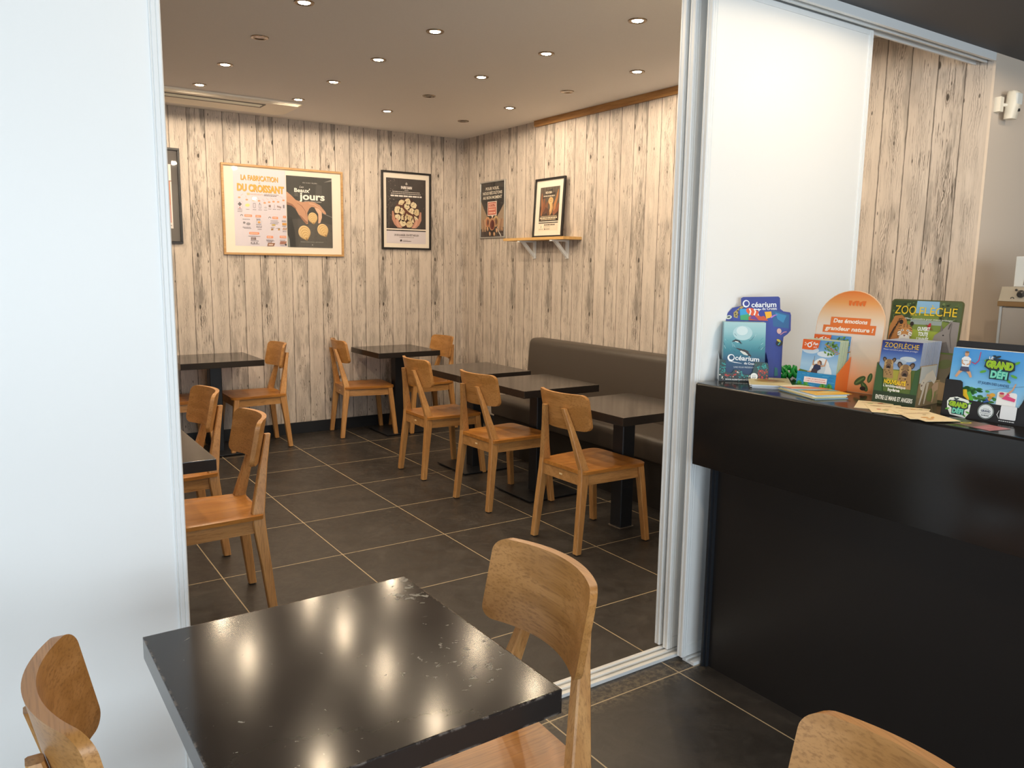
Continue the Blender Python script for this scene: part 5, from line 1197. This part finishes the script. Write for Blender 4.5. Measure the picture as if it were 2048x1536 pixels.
# ------------------------------------------------------------------ loose papers lying on the counter
def flat(name, label, cat, x, y, z, rz, w, h, th, art=None, mat='#e9e6df', group=None):
    t_ = thing(name, label, cat, (x, y, z), rz, group)
    bm = BM(); box(bm, -w/2, w/2, -h/2, h/2, 0, th); obj('pages', bm, ink(mat), t_)
    if art: art.build('cover_print', t_, ox=-w/2, oy=-h/2, depth=th + .0001)
    return t_
def booklet_pile(cx, cy, n, rz0, w, h, art, lab, labr, mats, group, th=.0022):
    z = ZT; rd = random.Random(int(cx*1000)); base = None
    for k in range(n):
        top_ = k == n - 1
        x, y, r_ = cx + rd.uniform(-.006, .006), cy + rd.uniform(-.006, .006), rz0 + rd.uniform(-.05, .05)
        flat('booklet', lab if top_ else labr, 'booklet', x, y, z, r_, w, h, th, art if top_ else None, mats[k % len(mats)], group); z += th + .0003
b1 = Art(.0001); b1.rect(0, 0, .14, .20, '#e0d3a8'); b1.rect(.006, .006, .134, .194, '#dccb92'); b1.ell(.070, .110, .052, .040, '#b59a5c'); b1.curve([(.03, .1), (.06, .13), (.10, .11), (.08, .08)], [.004, .016, .014, .004], '#8a7a40'); b1.curve([(.04, .12), (.07, .115), (.10, .13)], [.004, .010, .003], '#b03a2c'); b1.text('nature', .07, .165, .014, '#f4efe0', w=.06)
booklet_pile(2.262, 1.762, 5, R_(-48), .125, .165, b1, 'cream topped booklet on the pile in front of the blue stand', 'booklet in the pile in front of the blue stand', ['#d9dde6', '#e6e3dc', '#c9d0dc'], 'booklets in front of the blue stand')
b2 = Art(.0001); b2.rect(0, 0, .13, .21, '#e8b83a'); b2.rect(0, .11, .13, .21, '#ece0c4'); b2.poly([(0, .14), (.13, .10), (.13, .15), (0, .19)], '#d9806a'); b2.poly([(0, .10), (.13, .06), (.13, .09), (0, .13)], '#6fa9b8'); b2.curve([(.02, .10), (.06, .08), (.11, .09)], [.006, .014, .006], '#7a3c2a'); b2.curve([(.03, .04), (.08, .05), (.11, .03)], [.004, .010, .004], '#f4e4a0'); b2.poly([(0, .165), (.13, .125), (.13, .135), (0, .178)], '#e6a04a')
booklet_pile(2.228, 1.560, 5, R_(-22), .118, .200, b2, 'yellow and coral booklet on the pile in front of the orange stand', 'booklet in the pile in front of the orange stand', ['#8fb0c4', '#e6dcae', '#d9cf9a', '#dfe3ea'], 'booklets in front of the orange stand', .0024)
for i, (x, y, r_) in enumerate(((2.205, 1.330, -62), (2.178, 1.275, -50), (2.190, 1.215, -66), (2.160, 1.170, -40), (2.150, 1.142, -28))):
    f_ = Art(.0001); f_.rect(0, 0, .10, .15, '#ecd8b0'); rd = random.Random(i); 
    for k in range(5): f_.ell(rd.uniform(.02, .08), rd.uniform(.02, .13), rd.uniform(.006, .016), rd.uniform(.004, .009), rd.choice(['#c06a4a', '#8fa86a', '#d9a25c', '#c9b48a']), rd.uniform(0, 180), n=12)
    f_.scrib(.012, .088, .118, .003, '#b58a6a', i); f_.scrib(.012, .08, .108, .002, '#b58a6a', i+3)
    lab = ['leftmost, nearest the orange stand', 'second from the orange stand', 'in front of the zoo stand', 'second from the black stand', 'rightmost, nearest the black stand'][i]
    flat('flyer', 'cream flyer fanned out on the counter, ' + lab, 'flyer', x, y, ZT + i*.0009, R_(r_), .10, .15, .0006, f_, '#ecd8b0', 'fanned flyers on the counter')
f_ = Art(.0001); f_.rect(0, 0, .075, .155, '#6e5a52'); f_.poly([(0, .05), (.075, .06), (.075, 0), (0, 0)], '#a4646a'); f_.rect(0, .105, .075, .155, '#3f4a3a'); f_.ell(.034, .098, .017, .010, '#c9c23a'); f_.ell(.034, .098, .012, .006, '#5a5a34'); f_.scrib(.010, .065, .03, .003, '#c9a09a', 3)
flat('flyer', 'dark flyer with a yellow emblem in front of the black stand', 'flyer', 2.162, 1.020, ZT, R_(-14), .072, .150, .0006, f_, '#6e5a52')
# green crinkled ribbon with a clear wrapper
t = thing('green_ribbon', 'curled green ribbon with clear wrapping between blue and orange stands', 'ribbon', (2.462, 1.845, ZT))
bm = BM(); rd = random.Random(21)
for k in range(7):
    a0, r0 = rd.uniform(0, 6.28), rd.uniform(.012, .022); cx_, cy_ = rd.uniform(-.03, .03), rd.uniform(-.04, .03); prev = None
    for i in range(13):
        th_ = a0 + i*.42; x, y, z = cx_ + r0*math.cos(th_), cy_ + r0*math.sin(th_)*.8, .012 + .014*math.sin(i*.6 + k) + .012
        a_ = bm.verts.new((x, y, max(.0015, z - .008))); b2_ = bm.verts.new((x*1.05, y*1.05, z + .012))
        if prev: bm.faces.new((prev[0], a_, b2_, prev[1]))
        prev = (a_, b2_)
o_ = obj('ribbon_curls', bm, plain('green_foil', '#1f9a3c', .25), t, True); md = o_.modifiers.new('thick', 'SOLIDIFY'); md.thickness = .0012
bm = BM(); N = 14
vv = [[bm.verts.new((-.035 + .075*i/N, .055 + .05*math.cos(3.14*j/6)*.7, .001 + .030*math.sin(3.14*j/6)*(.6 + .4*math.sin(i*1.1)))) for j in range(7)] for i in range(N+1)]
for i in range(N):
    for j in range(6): bm.faces.new((vv[i][j], vv[i+1][j], vv[i+1][j+1], vv[i][j+1]))
obj('clear_wrapper', bm, M_clear, t, True)
